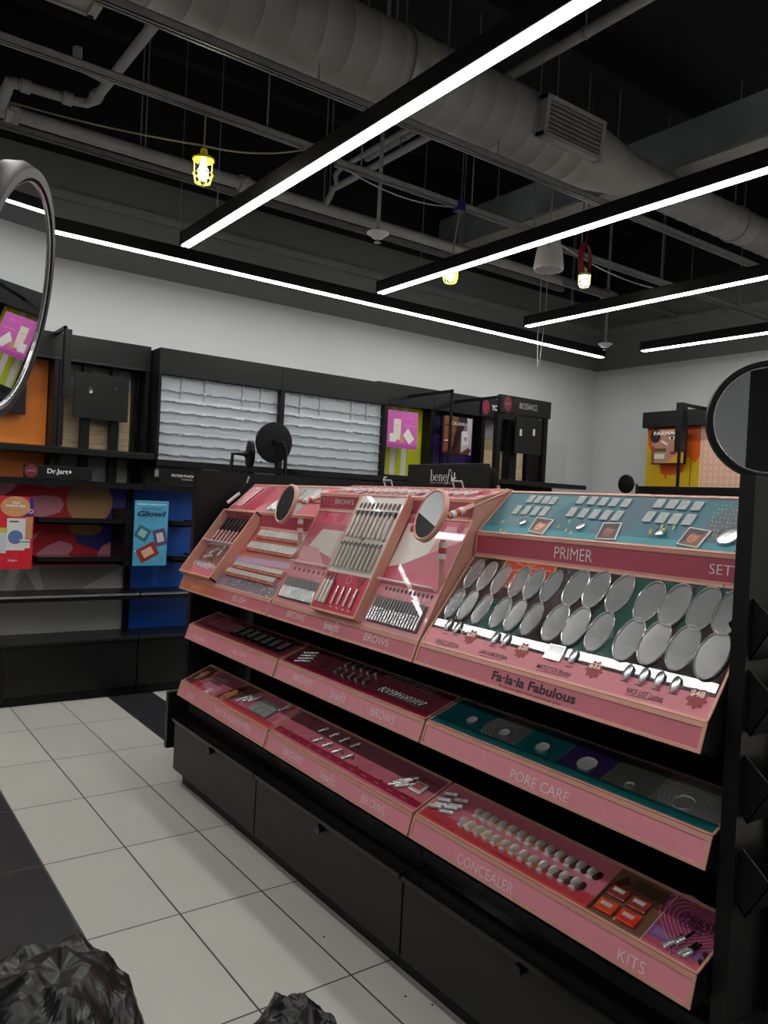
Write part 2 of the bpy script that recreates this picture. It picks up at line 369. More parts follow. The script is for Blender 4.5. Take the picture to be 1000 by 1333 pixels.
def branch():
    o = thing('square_duct', (.3, 3.2, 4.0), 'end of a grey square duct at the top left corner of the ceiling', 'air duct')
    b = onz(122, 20, 3.7)
    MB().box(-1.2, b.x, 2.6, b.y, 3.70, 4.1, GALV).box(b.x - .03, b.x + .012, 2.59, b.y + .012, 3.69, 4.11, GALV).box(-1.2, b.x, b.y - .01, b.y + .014, 3.69, 3.71, GALV).tube([(.2, 3.1, 4.1), (.2, 3.1, ZC)], .006, STRUT, 6).build('duct_body', o)
branch()
def strut(x0, x1, y, z, label, hang=(), top=ZC):
    o = thing('strut_channel', ((x0 + x1) / 2, y, z), label, 'metal strut', 'strut channels under the ceiling')
    b = MB(); w, h = .0205, .021
    b.box(x0, x1, y - w, y - w + .004, z - h, z + h, STRUT).box(x0, x1, y + w - .004, y + w, z - h, z + h, STRUT).box(x0, x1, y - w, y + w, z + h - .004, z + h, STRUT)
    b.box(x0, x1, y - w, y - w + .012, z - h, z - h + .004, STRUT).box(x0, x1, y + w - .012, y + w, z - h, z - h + .004, STRUT)
    b.build('channel', o)
    for x in hang: MB().tube([(x, y, z), (x, y, top)], .005, STRUT, 6).build('threaded_rod', o)
A = lambda px, py, z: onz(px, py, z)
strut(-2.5, 2.30, 3.95, 3.5, 'grey strut channel across the upper left, above the yellow caged lamp', (.1, 1.95))
strut(2.42, 4.20, 3.98, 3.48, 'grey strut channel between the two long lit bars, a blue clip on it', (2.6, 3.5, 4.1))
strut(4.3, 7.3, 3.96, 3.42, 'short grey strut channel just right of the white hanging speaker', (4.6, 5.6, 6.8))
strut(-2.5, 7.3, 3.32, 3.48, 'long grey strut channel directly under the fat round duct', (1.9, 3.1), 3.60)
strut(-2.5, 5.95, 5.335, 3.685, 'strut channel hung just in front of the thick sprinkler main', (.3, 1.7, 3.2, 4.6, 5.7))
strut(5.6, 7.4, 5.0, 3.62, 'strut channel in the far right corner above the third lit bar', (5.8, 7.1))
def pipe_main():
    o = thing('sprinkler_main', (3, 5.08, 3.66), 'thick grey pipe running along the back wall under the ceiling', 'pipe')
    Y, Z = 5.08, 3.66
    MB().tube([(-2.8, Y, Z), (6.35, Y, Z)], .042, PIPEW, 18).build('pipe', o, smooth=True)
    for x in (.86, 2.35, 4.55, 6.3): MB().lathe((x - .04, Y, Z), (1, 0, 0), [(.042, 0), (.057, .005), (.057, .03), (.05, .04), (.057, .05), (.057, .075), (.042, .08)], PIPEW, 18, close=False).box(x - .02, x + .02, Y - .07, Y - .045, Z - .012, Z + .012, PIPEW).build('coupling', o, smooth=True)
    for x in (.35, 1.65, 3.0, 4.35, 5.6): MB().tube([(x, Y, Z + .04), (x, Y, ZC)], .005, STRUT, 6).build('hanger_rod', o)
    MB().tube([(6.35, Y, Z), (6.42, Y, Z), (6.44, Y, Z - .02)], .05, PIPEW, 14).build('elbow', o, smooth=True)
pipe_main()
def pipes():
    o = thing('branch_pipe', (1.22, 4.6, 3.7), 'grey branch pipe bending down to the left main above the mirror', 'pipe')
    MB().tube([(1.24, 3.63, 3.72), (1.225, 4.72, 3.72), (1.2, 4.78, 3.72), (1.14, 4.80, 3.72), (.84, 4.82, 3.72)], .027, PIPEW, 14).build('pipe', o, smooth=True)
    for p, d in (((1.222, 4.66, 3.72), (0, 1, 0)), ((1.1, 4.80, 3.72), (1, 0, 0)), ((.88, 4.82, 3.72), (1, 0, 0))): MB().lathe(p, d, [(.027, -.03), (.037, -.025), (.037, .025), (.027, .03)], PIPEW, 16).build('fitting', o, smooth=True)
    MB().tube([(.84, 4.82, 3.72), (.80, 4.83, 3.72), (.795, 4.88, 3.70), (.79, 5.08, 3.66)], .032, PIPEW, 14).build('elbow', o, smooth=True)
    MB().tube([(1.22, 4.45, 3.72), (1.10, 4.45, 3.74), (1.06, 4.45, 3.76), (1.06, 4.45, 3.84)], [.02, .02, .026, .026], PIPEW, 12).build('capped_outlet', o, smooth=True)
    MB().tube([(1.238, 3.9, 3.74), (1.238, 3.9, ZC)], .005, STRUT, 6).build('hanger_rod', o)
    o = thing('branch_pipe', (3.3, 3, 4.1), 'grey pipe slanting over the top of the round duct toward the top right corner', 'pipe')
    x = 3.31
    MB().tube([(x, 1.9, 4.1), (x, 5.0, 4.1)], .03, PIPEW, 14).build('pipe', o, smooth=True)
    MB().lathe((x, 2.25, 4.1), (0, 1, 0), [(.03, -.04), (.045, -.03), (.045, .03), (.03, .04)], PIPEW, 16).build('fitting', o, smooth=True)
    for y in (2.9, 4.5): MB().tube([(x, y, 4.13), (x, y, ZC)], .006, STRUT, 6).lathe((x, y - .01, 4.1), (0, 1, 0), [(.031, 0), (.035, 0), (.035, .02), (.031, .02)], STRUT, 14, close=False).build('hanger_rod', o)
    o = thing('branch_pipe', (2.7, 4, 3.7), 'pair of thin grey pipes bending down behind the long lit bar in the middle', 'pipe')
    a = onz(563, 175, 3.8); b = onz(445, 240, 3.8); xx = (a.x + b.x) / 2
    MB().tube([(xx, 3.64, 3.8), (xx, b.y, 3.8), (xx - .03, b.y + .07, 3.78), (xx - .04, b.y + .1, 3.72), (xx - .04, 5.06, 3.69)], .024, PIPEW, 12).build('pipe', o, smooth=True)
    MB().tube([(xx - .07, 3.64, 3.87), (xx - .07, b.y - .1, 3.87), (xx - .07, b.y - .02, 3.84), (xx - .02, b.y + .03, 3.80)], .018, PIPEW, 12).build('pipe', o, smooth=True)
    for y in (3.75, 4.2): MB().tube([(xx, y, 3.82), (xx, y, ZC)], .005, STRUT, 6).build('hanger_rod', o)
    def drop(p, top, label):
        o = thing('sprinkler_drop', p, label, 'sprinkler', 'sprinkler heads')
        MB().tube([(p.x, p.y, p.z + .03), (p.x, p.y, top)], .013, PIPEW, 10).build('pipe', o, smooth=True)
        MB().lathe((p.x, p.y, p.z + .02), (0, 0, 1), [(.013, -.015), (.02, -.01), (.02, .02), (.013, .028)], PIPEW, 14).lathe((p.x, p.y, p.z), (0, 0, -1), [(.07, -.006), (.072, 0), (.05, .014), (.035, .03), (.018, .034)], WHITE, 24).build('escutcheon', o, smooth=True)
        MB().lathe((p.x, p.y, p.z - .034), (0, 0, -1), [(.006, 0), (.006, .02), (.022, .022), (.022, .025)], SILVER, 16).build('sprinkler_head', o)
    drop(onz(492, 304, 3.2), ZC, 'round white sprinkler head on a long drop pipe in the middle of the ceiling')
    drop(onz(788, 448, 3.18), ZC, 'small sprinkler head on a drop pipe in the far corner of the room')
pipes()

# ---------------------------------------------------------------- temporary work lamps, speaker, hanging wires
YEL = mat('yellow_cage_plastic', srgb(232, 226, 40), .4, noise=.04); BULB = mat('lit_bulb', (1, .97, .85), .3, emit=60, noise=0)
RED = mat('red_cable', (.25, .015, .015), .5, noise=.1); CORD = mat('yellow_grey_cord', (.25, .22, .10), .5, noise=.1); WIRE = mat('white_wire', (.42, .42, .42), .5, noise=.05)
def worklamp(p, r, h, m, label, topz):
    o = thing('work_lamp', p, label, 'work lamp', 'caged work lamps hung from the ceiling')
    MB().lathe(p, (0, 0, 1), [(r * 1.02, 0), (r * 1.12, .004), (r * 1.12, .014), (r * .9, .02), (r * .4, .035), (r * .35, .06)], m, 24).build('collar', o, smooth=True)
    for k in range(8):
        t = math.pi * 2 * k / 8; c, s_ = math.cos(t), math.sin(t)
        MB().tube([(p.x + r * c, p.y + r * s_, p.z), (p.x + r * c, p.y + r * s_, p.z - h * .55), (p.x + r * .8 * c, p.y + r * .8 * s_, p.z - h * .85), (p.x, p.y, p.z - h)], .003, m, 6).build('cage_rib', o)
    MB().lathe((p.x, p.y, p.z - h * .5), (0, 0, 1), [(r - .002, -.003), (r + .004, -.003), (r + .004, .003), (r - .002, .003)], m, 24, close=False).build('cage_ring', o)
    MB().lathe(p, (0, 0, -1), [(r * .3, -.01), (r * .3, .02), (r * .52, h * .35), (r * .5, h * .6), (r * .2, h * .75)], BULB, 18).build('bulb', o, smooth=True)
    MB().tube([(p.x, p.y, p.z + .05), (p.x, p.y, topz)], .004, CORD, 6).build('hook_wire', o)
    return o
L1 = onz(265, 210, 3.2); worklamp(L1, .050, .13, YEL, 'lit yellow caged work lamp hanging at the upper left', 3.48)
L2 = onz(587, 352, 3.12); worklamp(L2, .050, .10, YEL, 'lit yellow caged work lamp half hidden by the middle lit bar', 3.2)
L3 = onz(761, 360, 3.22); worklamp(L3, .042, .09, mat('pale_cage', srgb(225, 225, 150), .4), 'lit pale caged work lamp wound with red cable beside the white speaker', 3.3)
def coil():
    b = MB()
    for k in range(5):
        a = .055 + .004 * k
        b.tube([(L3.x + a * math.cos(t) * .85, L3.y + .008 * (k - 2), L3.z + .12 + a * 1.9 * math.sin(t)) for t in [2 * math.pi * i / 22 for i in range(23)]], .005, RED, 6)
    b.tube([(L3.x, L3.y, L3.z + .22), (L3.x + .01, L3.y, 3.6), (L3.x, L3.y, ZC)], .004, RED, 6)
    tag(b.build('cable_coil', smooth=True), 'coil of red cable hung up above the pale lamp', 'cable')
coil()
def sag(a, b, d, r, m, label):
    a, b = Vector(a), Vector(b); P = [a.lerp(b, t / 14) - Vector((0, 0, d * 4 * (t / 14) * (1 - t / 14))) for t in range(15)]
    tag(MB().tube(P, r, m, 6).build('power_cord', smooth=True), label, 'cord')
sag((.80, 5.03, 3.70), (L1.x, L1.y, L1.z + .08), .02, .005, CORD, 'yellowish cord sagging from the sprinkler main to the upper left lamp')
sag((L1.x, L1.y, L1.z + .08), (2.2, 3.95, 3.48), .03, .005, CORD, 'cord running from the upper left lamp up to the strut')
sag((2.5, 3.98, 3.46), (3.35, 3.98, 3.46), .05, .004, WIRE, 'thin wire drooping below the middle strut')
sag((3.4, 3.98, 3.46), (L2.x, L2.y, L2.z + .06), -.01, .005, CORD, 'cord from the blue clip down to the half hidden lamp')
sag((L2.x, L2.y, L2.z + .05), (3.95, 3.9, 3.42), .08, .004, WIRE, 'thin wire from the half hidden lamp to the white speaker')
sag((4.12, 3.85, 3.42), (6.0, 3.96, 3.42), .10, .004, WIRE, 'thin pale wire from the white speaker to the far right strut')
tag(MB().box(3.36, 3.42, 3.95, 4.01, 3.44, 3.51, mat('blue_clip', (.01, .015, .12), .4)).build('strut_clip'), 'dark blue clip around the middle strut', 'clip')
def speaker():
    p = onz(714, 352, 3.17)
    o = thing('pendant_speaker', p, 'white bell-shaped speaker hanging under the middle lit bar', 'speaker')
    MB().lathe(p, (0, 0, 1), [(.085, .004), (.1, 0), (.105, .012), (.104, .03), (.092, .12), (.072, .21), (.05, .235), (.02, .24)], mat('off_white_shell', (.5, .49, .46), .45), 36).build('shell', o, smooth=True)
    MB().lathe((p.x, p.y, p.z + .006), (0, 0, -1), [(.086, 0), (.086, .004), (.08, .006)], mat('speaker_mesh', (.3, .3, .29), .6, bump=.5, scale=300), 32).build('grille', o)
    MB().tube([(p.x, p.y, p.z + .23), (p.x, p.y, ZC)], .005, STRUT, 6).build('suspension_rod', o)
    q = ony(703, 400, 5.0); r_ = ony(700, 478, 5.0); r2 = ony(708, 400, 5.0)
    tag(MB().tube([(q.x, 5.0, ZC), (q.x, 5.0, q.z), (r_.x - .02, 5.0, (q.z + r_.z) / 2), (r_.x, 5.0, r_.z), (r_.x + .03, 5.0, r_.z + .1), (r2.x + .03, 5.0, r2.z), (r2.x + .02, 5.0, ZC)], .004, WIRE, 6).build('hanging_wire', smooth=True), 'loose loop of white wire dangling in front of the white wall', 'wire')
speaker()
# ---------------------------------------------------------------- the pink counter: three bays long (y 3.80 -> 0.903), three tiers high
YS = [3.80, 2.845, 1.876, 0.903]
def frame(a, b, y): return Fr((a[0], y, a[1]), (0, -1, 0), (b[0] - a[0], 0, b[1] - a[1]))
gon = thing('display_gondola', (1.95, 2.35, 0), 'tall black slotted centre panel and shelves carrying the pink cosmetics trays', 'shop gondola')
bp = MB().box(1.93, 1.97, .905, 3.80, .0, 1.50, BLACK)
bp.build('back_panel', gon)
for i in range(3):
    sl = MB()
    for k in range(16):
        y = YS[i + 1] + .03 + k * .0595
        sl.box(1.920, 1.93, y, y + .006, .62, 1.0, DARKMETAL)
    sl.build('slotted_rail', gon)
for y0, y1 in ((.92, 1.86), (1.89, 2.83), (2.86, 3.79)):
    for z, xx in ((.70, 1.60), (.96, 1.56)): MB().box(xx + .03, 1.93, y0, y1, z + .020, z + .040, BLACK).build('shelf', gon)
    MB().box(1.62, 1.93, y0, y1, .40, .455, BLACK_SATIN).build('shelf', gon)
MB().box(1.57, 2.6, .905, 3.80, 0, .085, BLACK).build('plinth', gon)
# drawers
DR = [(3.80, 2.888), (2.884, 1.884), (1.880, .905)]
for (ya, yb), kx, lab in zip(DR, (3.331, 2.364, 1.377), ('black base drawer unit at the far end under the EYE tray', 'black base drawer unit in the middle, under the BROWS trays', 'black base drawer unit nearest the camera under CONCEALER and KITS')):
    o = thing('drawer_unit', (1.75, (ya + yb) / 2, .085), lab, 'drawer cabinet', 'black drawer units under the pink trays')
    MB().box(1.545, 1.92, yb, ya, .085, .34, BLACK).build('body', o)
    MB().box(1.515, 1.54, yb + .002, ya - .002, .085, .318, BLACK_SATIN).build('drawer_front', o, bevel=.0015)
    d = MB().box(1.500, 1.62, yb + .001, ya - .001, .328, .346, BLACK_GLOSS).box(1.60, 1.92, yb + .001, ya - .001, .34, .372, BLACK_GLOSS); d.build('top', o, bevel=.003)
    MB().box(1.585, 1.605, yb + .001, ya - .001, .37, .408, DARKMETAL).build('kick_rail', o)
    h = MB().tube([(1.515, kx, .309), (1.508, kx, .309)], [.010, .010], BLACK_GLOSS, 16).tube([(1.508, kx, .309), (1.492, kx, .309)], [.0155, .0175], BLACK_GLOSS, 20)
    h.build('knob', o, smooth=True)

# far endcap, behind the left end of the counter
ec = thing('endcap_fixture', (2.2, 4.0, 0), 'black endcap cabinet closing the far left end of the pink counter', 'shop fixture')
MB().box(1.60, 2.95, 3.87, 3.91, .45, 1.613, BLACK_SATIN).build('back_panel', ec)
MB().box(1.50, 2.95, 3.862, 3.895, .17, .46, BLACK_SATIN).box(1.74, 2.95, 3.895, 4.30, .15, .46, BLACK_SATIN).build('base_cabinet', ec, bevel=.002)
MB().box(1.76, 2.9, 3.9, 4.27, 0, .15, BLACK).build('plinth', ec)
F = Fr((1.60, 3.869, .45), (1, 0, 0), (0, 0, 1)); a = F.px(305, 641); b = F.px(343, 690)
MB().fbox(F, a[0], a[0] + .55, b[1] - .1, a[1], 0, .03, BLACK).fbox(F, a[0] + .012, a[0] + .54, b[1] - .09, a[1] - .015, .03, .032, BLACK_GLOSS).build('recessed_door', ec)
for t in (.25, 1.3): MB().box(1.6 + t, 1.62 + t, 3.91, 4.25, .45, 1.6, BLACK).build('upright', ec)
for z in (.8, 1.15): MB().box(1.86, 2.9, 3.91, 4.28, z, z + .03, BLACK).build('shelf', ec)

def round_mirror(c, n, r, label, arm, glassside=1, cat='mirror', group='round black mirrors on arms'):
    """disc mirror with a thick black ring, facing n"""
    o = thing('round_mirror', c, label, cat, group); c = Vector(c); n = Vector(n).normalized()
    MB().lathe(c, n, [(r * .86, .008), (r * .90, .014), (r * .97, .014), (r, .004), (r * .98, -.008), (r * .80, -.012), (.0001, -.012)], BLACK, 56, close=False).build('rim', o, smooth=True)
    MB().lathe(c, n, [(.0001, .0105), (r * .865, .0105)], MIRROR, 56, close=False).build('glass', o)
    MB().lathe(c, n, [(r * .864, .0107), (r * .864, .0118), (r * .875, .0125)], SILVER, 56, close=False).build('chrome_bezel', o)
    if arm:
        MB().tube([c - n * .012, c - n * .03], .018, BLACK, 14).build('pivot', o)
        MB().tube([c - n * .03] + [Vector(p) for p in arm], .011, BLACK, 12).build('arm', o, smooth=True)
    return o
p = ony(357, 576, 4.0)
round_mirror(p, (-.05, 1, .02), .118, 'back of a round black mirror standing up behind the far end of the pink counter', [(p.x + .03, 3.955, p.z - .0), (p.x + .05, 3.95, p.z - .05), (p.x + .055, 3.95, 1.30)])
p = ony(325, 592, 4.25)
round_mirror(p, (.97, -.22, .0), .085, 'small round mirror seen edge on, left of the large black mirror disc', [(p.x - .10, p.y + .02, p.z), (p.x - .11, p.y + .02, 1.6)])

# near endcap: tall black panel at the right edge of the picture with tilted bins on its front
en = thing('endcap_fixture', (2.2, .7, 0), 'tall black endcap panel filling the right edge of the picture', 'shop fixture')
MB().box(1.585, 2.95, .865, .900, 0, 1.592, BLACK_SATIN).build('back_panel', en)
MB().box(1.60, 2.95, .45, .865, .12, .42, BLACK_SATIN).build('base_cabinet', en, bevel=.002)
MB().box(1.65, 2.9, .5, .86, 0, .12, BLACK).build('plinth', en)
for x in (1.72, 2.8): MB().box(x, x + .04, .845, .866, .42, 1.59, BLACK).build('upright', en)
def bin_(cy, cz, lab, s=.073):
    o = thing('tilted_bin', (2.2, cy, cz), lab, 'shelf bin', 'tilted bins on the black endcap')
    P = [(cy + s * .55, cz + s * .0), (cy + s * .02, cz + s), (cy - s * .85, cz + s * .28), (cy - s * .15, cz - s * .95)]
    x0, x1 = 1.60, 2.85
    for xx, nm in ((x0, 'side_panel'), (x1 - .004, 'side_panel')): MB().add([(x, y, z) for x in (xx, xx + .004) for y, z in P], [(0, 1, 2, 3), (7, 6, 5, 4), (0, 4, 5, 1), (1, 5, 6, 2), (2, 6, 7, 3), (3, 7, 4, 0)], BLACK).build(nm, o)
    q0, q1, q2, q3 = P
    for e in ((q3, q0), (q3, q2)):
        (ya, za), (yb, zb) = e
        MB().add([(x, y, z) for x in (x0, x1) for y, z in ((ya, za), (yb, zb), (yb, zb + .006), (ya, za + .006))], [(0, 1, 2, 3), (7, 6, 5, 4), (0, 4, 5, 1), (1, 5, 6, 2), (2, 6, 7, 3), (3, 7, 4, 0)], BLACK).build('tray_plate', o)
    MB().box(x0 + .1, x0 + .12, cy, .866, cz - .01, cz + .01, BLACK).box(x1 - .12, x1 - .1, cy, .866, cz - .01, cz + .01, BLACK).build('bracket', o)
for (px, py), lab in zip(((972, 817), (972, 915), (968, 1028), (965, 1150)), ('topmost black tilted bin on the endcap at the right edge', 'second black tilted bin from the top at the right edge', 'third black tilted bin from the top at the right edge', 'lowest black tilted bin at the right edge')):
    q = onx(px, py, 1.60); bin_(q.y, q.z, lab)
c = Vector((1.74, .90, 1.722)); c = EYE + (ROT @ (_r0(1003, 547) / FPX * 1.76))
round_mirror(c, (-.80, -.585, .0), .137, 'large round black rimmed mirror cut by the right edge of the picture', [(c.x + .05, c.y + .02, c.z - .04), (c.x + .06, .885, 1.60), (c.x + .06, .885, 1.5)])

# ---------------------------------------------------------------- tray building
def tray(name_y, prof, lip_a, lip_b, label, cat='display tray', body=COPPER, xb=1.92, front=PINK, group='pink and copper cosmetics trays'):
    """lip_a bottom, lip_b top of the sloped front strip; prof: further outline points going up and back"""
    ya, yb = name_y; ya -= .004; yb += .004
    o = thing('cosmetics_tray', (1.6, (ya + yb) / 2, lip_a[1]), label, cat, group)
    F = frame(lip_a, lip_b, ya); L = ya - yb; h = (Vector(lip_b) - Vector(lip_a)).length
    MB().slab(F, [(0, 0), (L, 0), (L, h), (0, h)], -.004, 0, body).build('lip_back', o)
    e = .0085
    t = MB().fbox(F, 0, L, 0, e, 0, .004, body).fbox(F, 0, L, h - e * 1.35, h, 0, .004, body).fbox(F, 0, e, e, h - e * 1.3, 0, .004, body).fbox(F, L - e, L, e, h - e * 1.3, 0, .004, body)
    t.build('lip_frame', o, bevel=.0007)
    MB().fbox(F, e, L - e, e, h - e * 1.3, 0, .0014, front).build('front_strip', o)
    return o, F, L, h
def decks(o, pts, ya, yb, mats, side=COPPER, edge=.009, xb=None, zb=None, skip=()):
    """sloped / upright faces between successive profile points, each a copper-edged board; returns frames"""
    ya -= .004; yb += .004; L = ya - yb; R = []
    for i in range(len(pts) - 1):
        F = frame(pts[i], pts[i + 1], ya); h = (Vector(pts[i + 1]) - Vector(pts[i])).length
        MB().fbox(F, 0, L, 0, h, -.006, 0, side).build('deck_back', o)
        MB().fbox(F, 0, L, 0, edge * .8, 0, .004, side).fbox(F, 0, L, h - edge, h, 0, .004, side).fbox(F, 0, edge * .7, 0, h, 0, .004, side).fbox(F, L - edge * .7, L, 0, h, 0, .004, side).build('deck_frame', o, bevel=.0007)
        if mats[i]: MB().fbox(F, edge * .7, L - edge * .7, edge * .8, h - edge, 0, .0012, mats[i]).build('graphic_board', o)
        R.append((F, L, h))
    return R
def sides(o, outline, ya, yb, m=COPPER):
    for k, y in enumerate((ya - .004, yb + .004 + .006)): MB().prism(outline, y - .006, y, BLACK if k and yb < 1 else m).build('side_panel', o)

T1 = ((1.521, .461), (1.540, .528), (1.700, .598)); T2 = ((1.548, .750), (1.571, .817), (1.722, .873)); T3 = ((1.505, 1.005), (1.528, 1.066))
DKROSE = mat('dark_rose_board', srgb(150, 72, 84), .25, noise=.05, coat=.6)
G = {}
def low(tier, P, i, label, board, under):
    o, F, L, h = tray((YS[i], YS[i + 1]), None, P[0], P[1], label)
    d = decks(o, [P[1], P[2]], YS[i], YS[i + 1], [board])
    back = (P[2][0], P[0][1] + .02)
    sides(o, [P[0], P[1], P[2], back, (P[0][0] + .03, P[0][1])], YS[i], YS[i + 1])
    MB().prism([(P[0][0] + .004, P[0][1]), (P[2][0] + .02, P[0][1]), (P[2][0] + .02, P[2][1] - .01), (P[2][0], P[2][1] - .008), (P[2][0], P[0][1] + .006)], YS[i + 1] + .02, YS[i] - .02, BLACK).build('underside', o)
    MB().box(P[2][0] + .02, 1.925, YS[i + 1] + .05, YS[i + 1] + .07, P[0][1] + .01, P[0][1] + .03, BLACK).box(P[2][0] + .02, 1.925, YS[i] - .07, YS[i] - .05, P[0][1] + .01, P[0][1] + .03, BLACK).build('bracket', o)
    G[tier, i] = (o, F, d[0][0], L, d[0][2]); return G[tier, i]
PK2 = mat('pink_board', srgb(222, 122, 140), .25, noise=.04, coat=.6)
low(1, T1, 0, 'lowest tray at the far left, lettered EYE and TINTS & HIGHLIGHTERS', PK2, 0)
low(1, T1, 1, 'lowest tray in the middle, lettered BROWS twice, with a crimson band on its top', PK2, 0)
low(1, T1, 2, 'lowest tray nearest the camera, lettered CONCEALER and KITS', PK2, 0)
low(2, T2, 0, 'middle tier tray at the far left, lettered MASCARA and BLUSH', DKROSE, 0)
low(2, T2, 1, 'middle tier tray in the centre, lettered BROWS twice, with dark rose top', DKROSE, 0)
low(2, T2, 2, 'middle tier tray nearest the camera, lettered PORE CARE, with teal top', mat('teal_board', srgb(20, 104, 108), .22, noise=.05, coat=.6), 0)
for z in (1, 2):
    for i in range(3):
        o, F, D, L, h = G[z, i]
        if (z, i) == (1, 0) or (z, i) == (2, 0): continue
        MB().slab(D, [(.02, .012), (L - .02, .012), (L - .004, .03), (L - .004, h - .02), (L - .02, h - .006), (.02, h - .006)], .006, .008, CLEAR).build('clear_cover', o)

# top tier
def high(i, label, main_top, riser_top, back, boards):
    o, F, L, h = tray((YS[i], YS[i + 1]), None, T3[0], T3[1], label, front=ROSEPINK)
    d = decks(o, [T3[1], main_top, riser_top, back], YS[i], YS[i + 1], boards)
    sides(o, [T3[0], T3[1], (main_top[0] - .004, main_top[1] + .003), (riser_top[0] - .004, riser_top[1] + .004), (back[0], back[1] + .004), (back[0] + .006, back[1]), (back[0] + .006, 1.10), (T3[0][0] + .02, T3[0][1])] if i != 2 else [T3[0], T3[1], main_top, riser_top, back, (back[0], 1.10), (T3[0][0] + .02, T3[0][1])], YS[i], YS[i + 1])
    MB().prism([(T3[0][0] + .004, T3[0][1]), (back[0], T3[0][1] + .02), (back[0], back[1] - .012), (back[0] - .006, back[1] - .012), (back[0] - .006, T3[0][1] + .03)], YS[i + 1] + .012, YS[i] - .012, BLACK).build('underside', o)
    MB().box(back[0], 1.935, YS[i + 1] + .1, YS[i] - .1, 1.10, 1.13, BLACK).build('bracket', o)
    return o, F, d, L, h
H0 = high(0, 'top tier tray at the far left, lettered BLUSH, with brush and palette testers', (1.75, 1.340), (1.752, 1.412), (1.903, 1.551), [PK2, ROSE, PK2])
H1 = high(1, 'top tier tray in the middle, lettered BROWS, steep with white and rose graphics', (1.733, 1.450), (1.737, 1.515), (1.900, 1.556), [PK2, ROSE, PK2])
MAINB = mat('dark_glossy_festive_board', srgb(74, 62, 60), .06, noise=.35, scale=9, coat=1.)
TEAL = mat('deep_teal_board', srgb(50, 110, 122), .45, noise=.12, scale=6)
H2 = high(2, 'top tier tray nearest the camera, lettered Fa-la-la Fabulous and PRIMER', (1.738, 1.340), (1.742, 1.412), (1.892, 1.552), [MAINB, ROSE, TEAL])

# lettering on the strips
def L_(T, F, s, tl, bl, br, m=LETTER, b=-.012, sh=0.): ptext(s, F, tl, bl, br, m, T, bold=b, shear=sh, w=.0022)
o, F = H2[0], H2[1]
L_(o, F, 'Fa\u00b7la\u00b7la Fabulous', (641, 872), (640, 884.5), (749, 916.5), LETTERDK, .035)
L_(o, F, 'Bring the glam with gorgeous gifts', (650.5, 890), (649.5, 895), (729, 920.5), LETTERDK, .0)
L_(o, H2[2][1][0], 'PRIMER', (722.6, 711.5), (722, 726.5), (771, 731)); L_(o, H2[2][1][0], 'SETT', (923.7, 733.5), (923.7, 746.7), (966, 752))
o, F = H1[0], H1[1]
L_(o, F, 'BROWS', (373.5, 794), (373, 802.6), (396, 808)); plogo(F, (421.5, 806), (421.5, 817), (444, 822.4), LETTER, o); L_(o, F, 'BROWS', (475, 823.6), (473.4, 833), (504.6, 842.5))
L_(o, H1[2][1][0], 'BROWS', (437, 649.5), (437, 656), (460.5, 658.5))
o, F = H0[0], H0[1]
L_(o, F, 'BLUSH', (303, 773), (302.6, 781.6), (319, 785))
a = Art(F, .0018); a.poly([(.01, .010), (.40, .010), (.36, .052), (.01, .052)], ink(196, 112, 84)); a.poly([(.36, .010), (.52, .010), (.50, .052), (.34, .052)], ink(196, 98, 92)); a.build('orange_print', o)
plogo(F, (249, 757), (248, 765), (268, 769), ink(232, 170, 120), o)
o, F = G[2, 2][:2]; L_(o, F, 'PORE CARE', (666, 1000), (664.3, 1013), (739, 1046))
o, F = G[1, 2][:2]; L_(o, F, 'CONCEALER', (597, 1108.7), (595, 1122), (667.4, 1163)); L_(o, F, 'KITS', (806, 1233), (804, 1248.6), (839, 1267.5))
o, F = G[2, 1][:2]; L_(o, F, 'BROWS', (381.6, 875.5), (381, 884.5), (405, 893)); plogo(F, (430.5, 895), (429.6, 907), (452.4, 914.5), LETTER, o); L_(o, F, 'BROWS', (483.6, 919.6), (482, 931), (513.6, 941.5))
o, F = G[1, 1][:2]; L_(o, F, 'BROWS', (370, 972.5), (368.7, 981), (393, 993)); plogo(F, (418, 1000), (417, 1011), (439, 1021.7), LETTER, o); L_(o, F, 'BROWS', (471, 1032.5), (470, 1043.7), (501, 1058.7))
o, F = G[2, 0][:2]; L_(o, F, 'MASCARA', (251, 824.6), (251, 830), (266.5, 835)); L_(o, F, 'BLUSH', (304, 844.5), (303.6, 850), (320, 855))
o, F = G[1, 0][:2]; L_(o, F, 'EYE', (244.3, 900.5), (244, 906.4), (252, 910)); L_(o, F, 'TINTS & HIGHLIGHTERS', (279.4, 918.5), (278.5, 925.7), (326, 953.6))
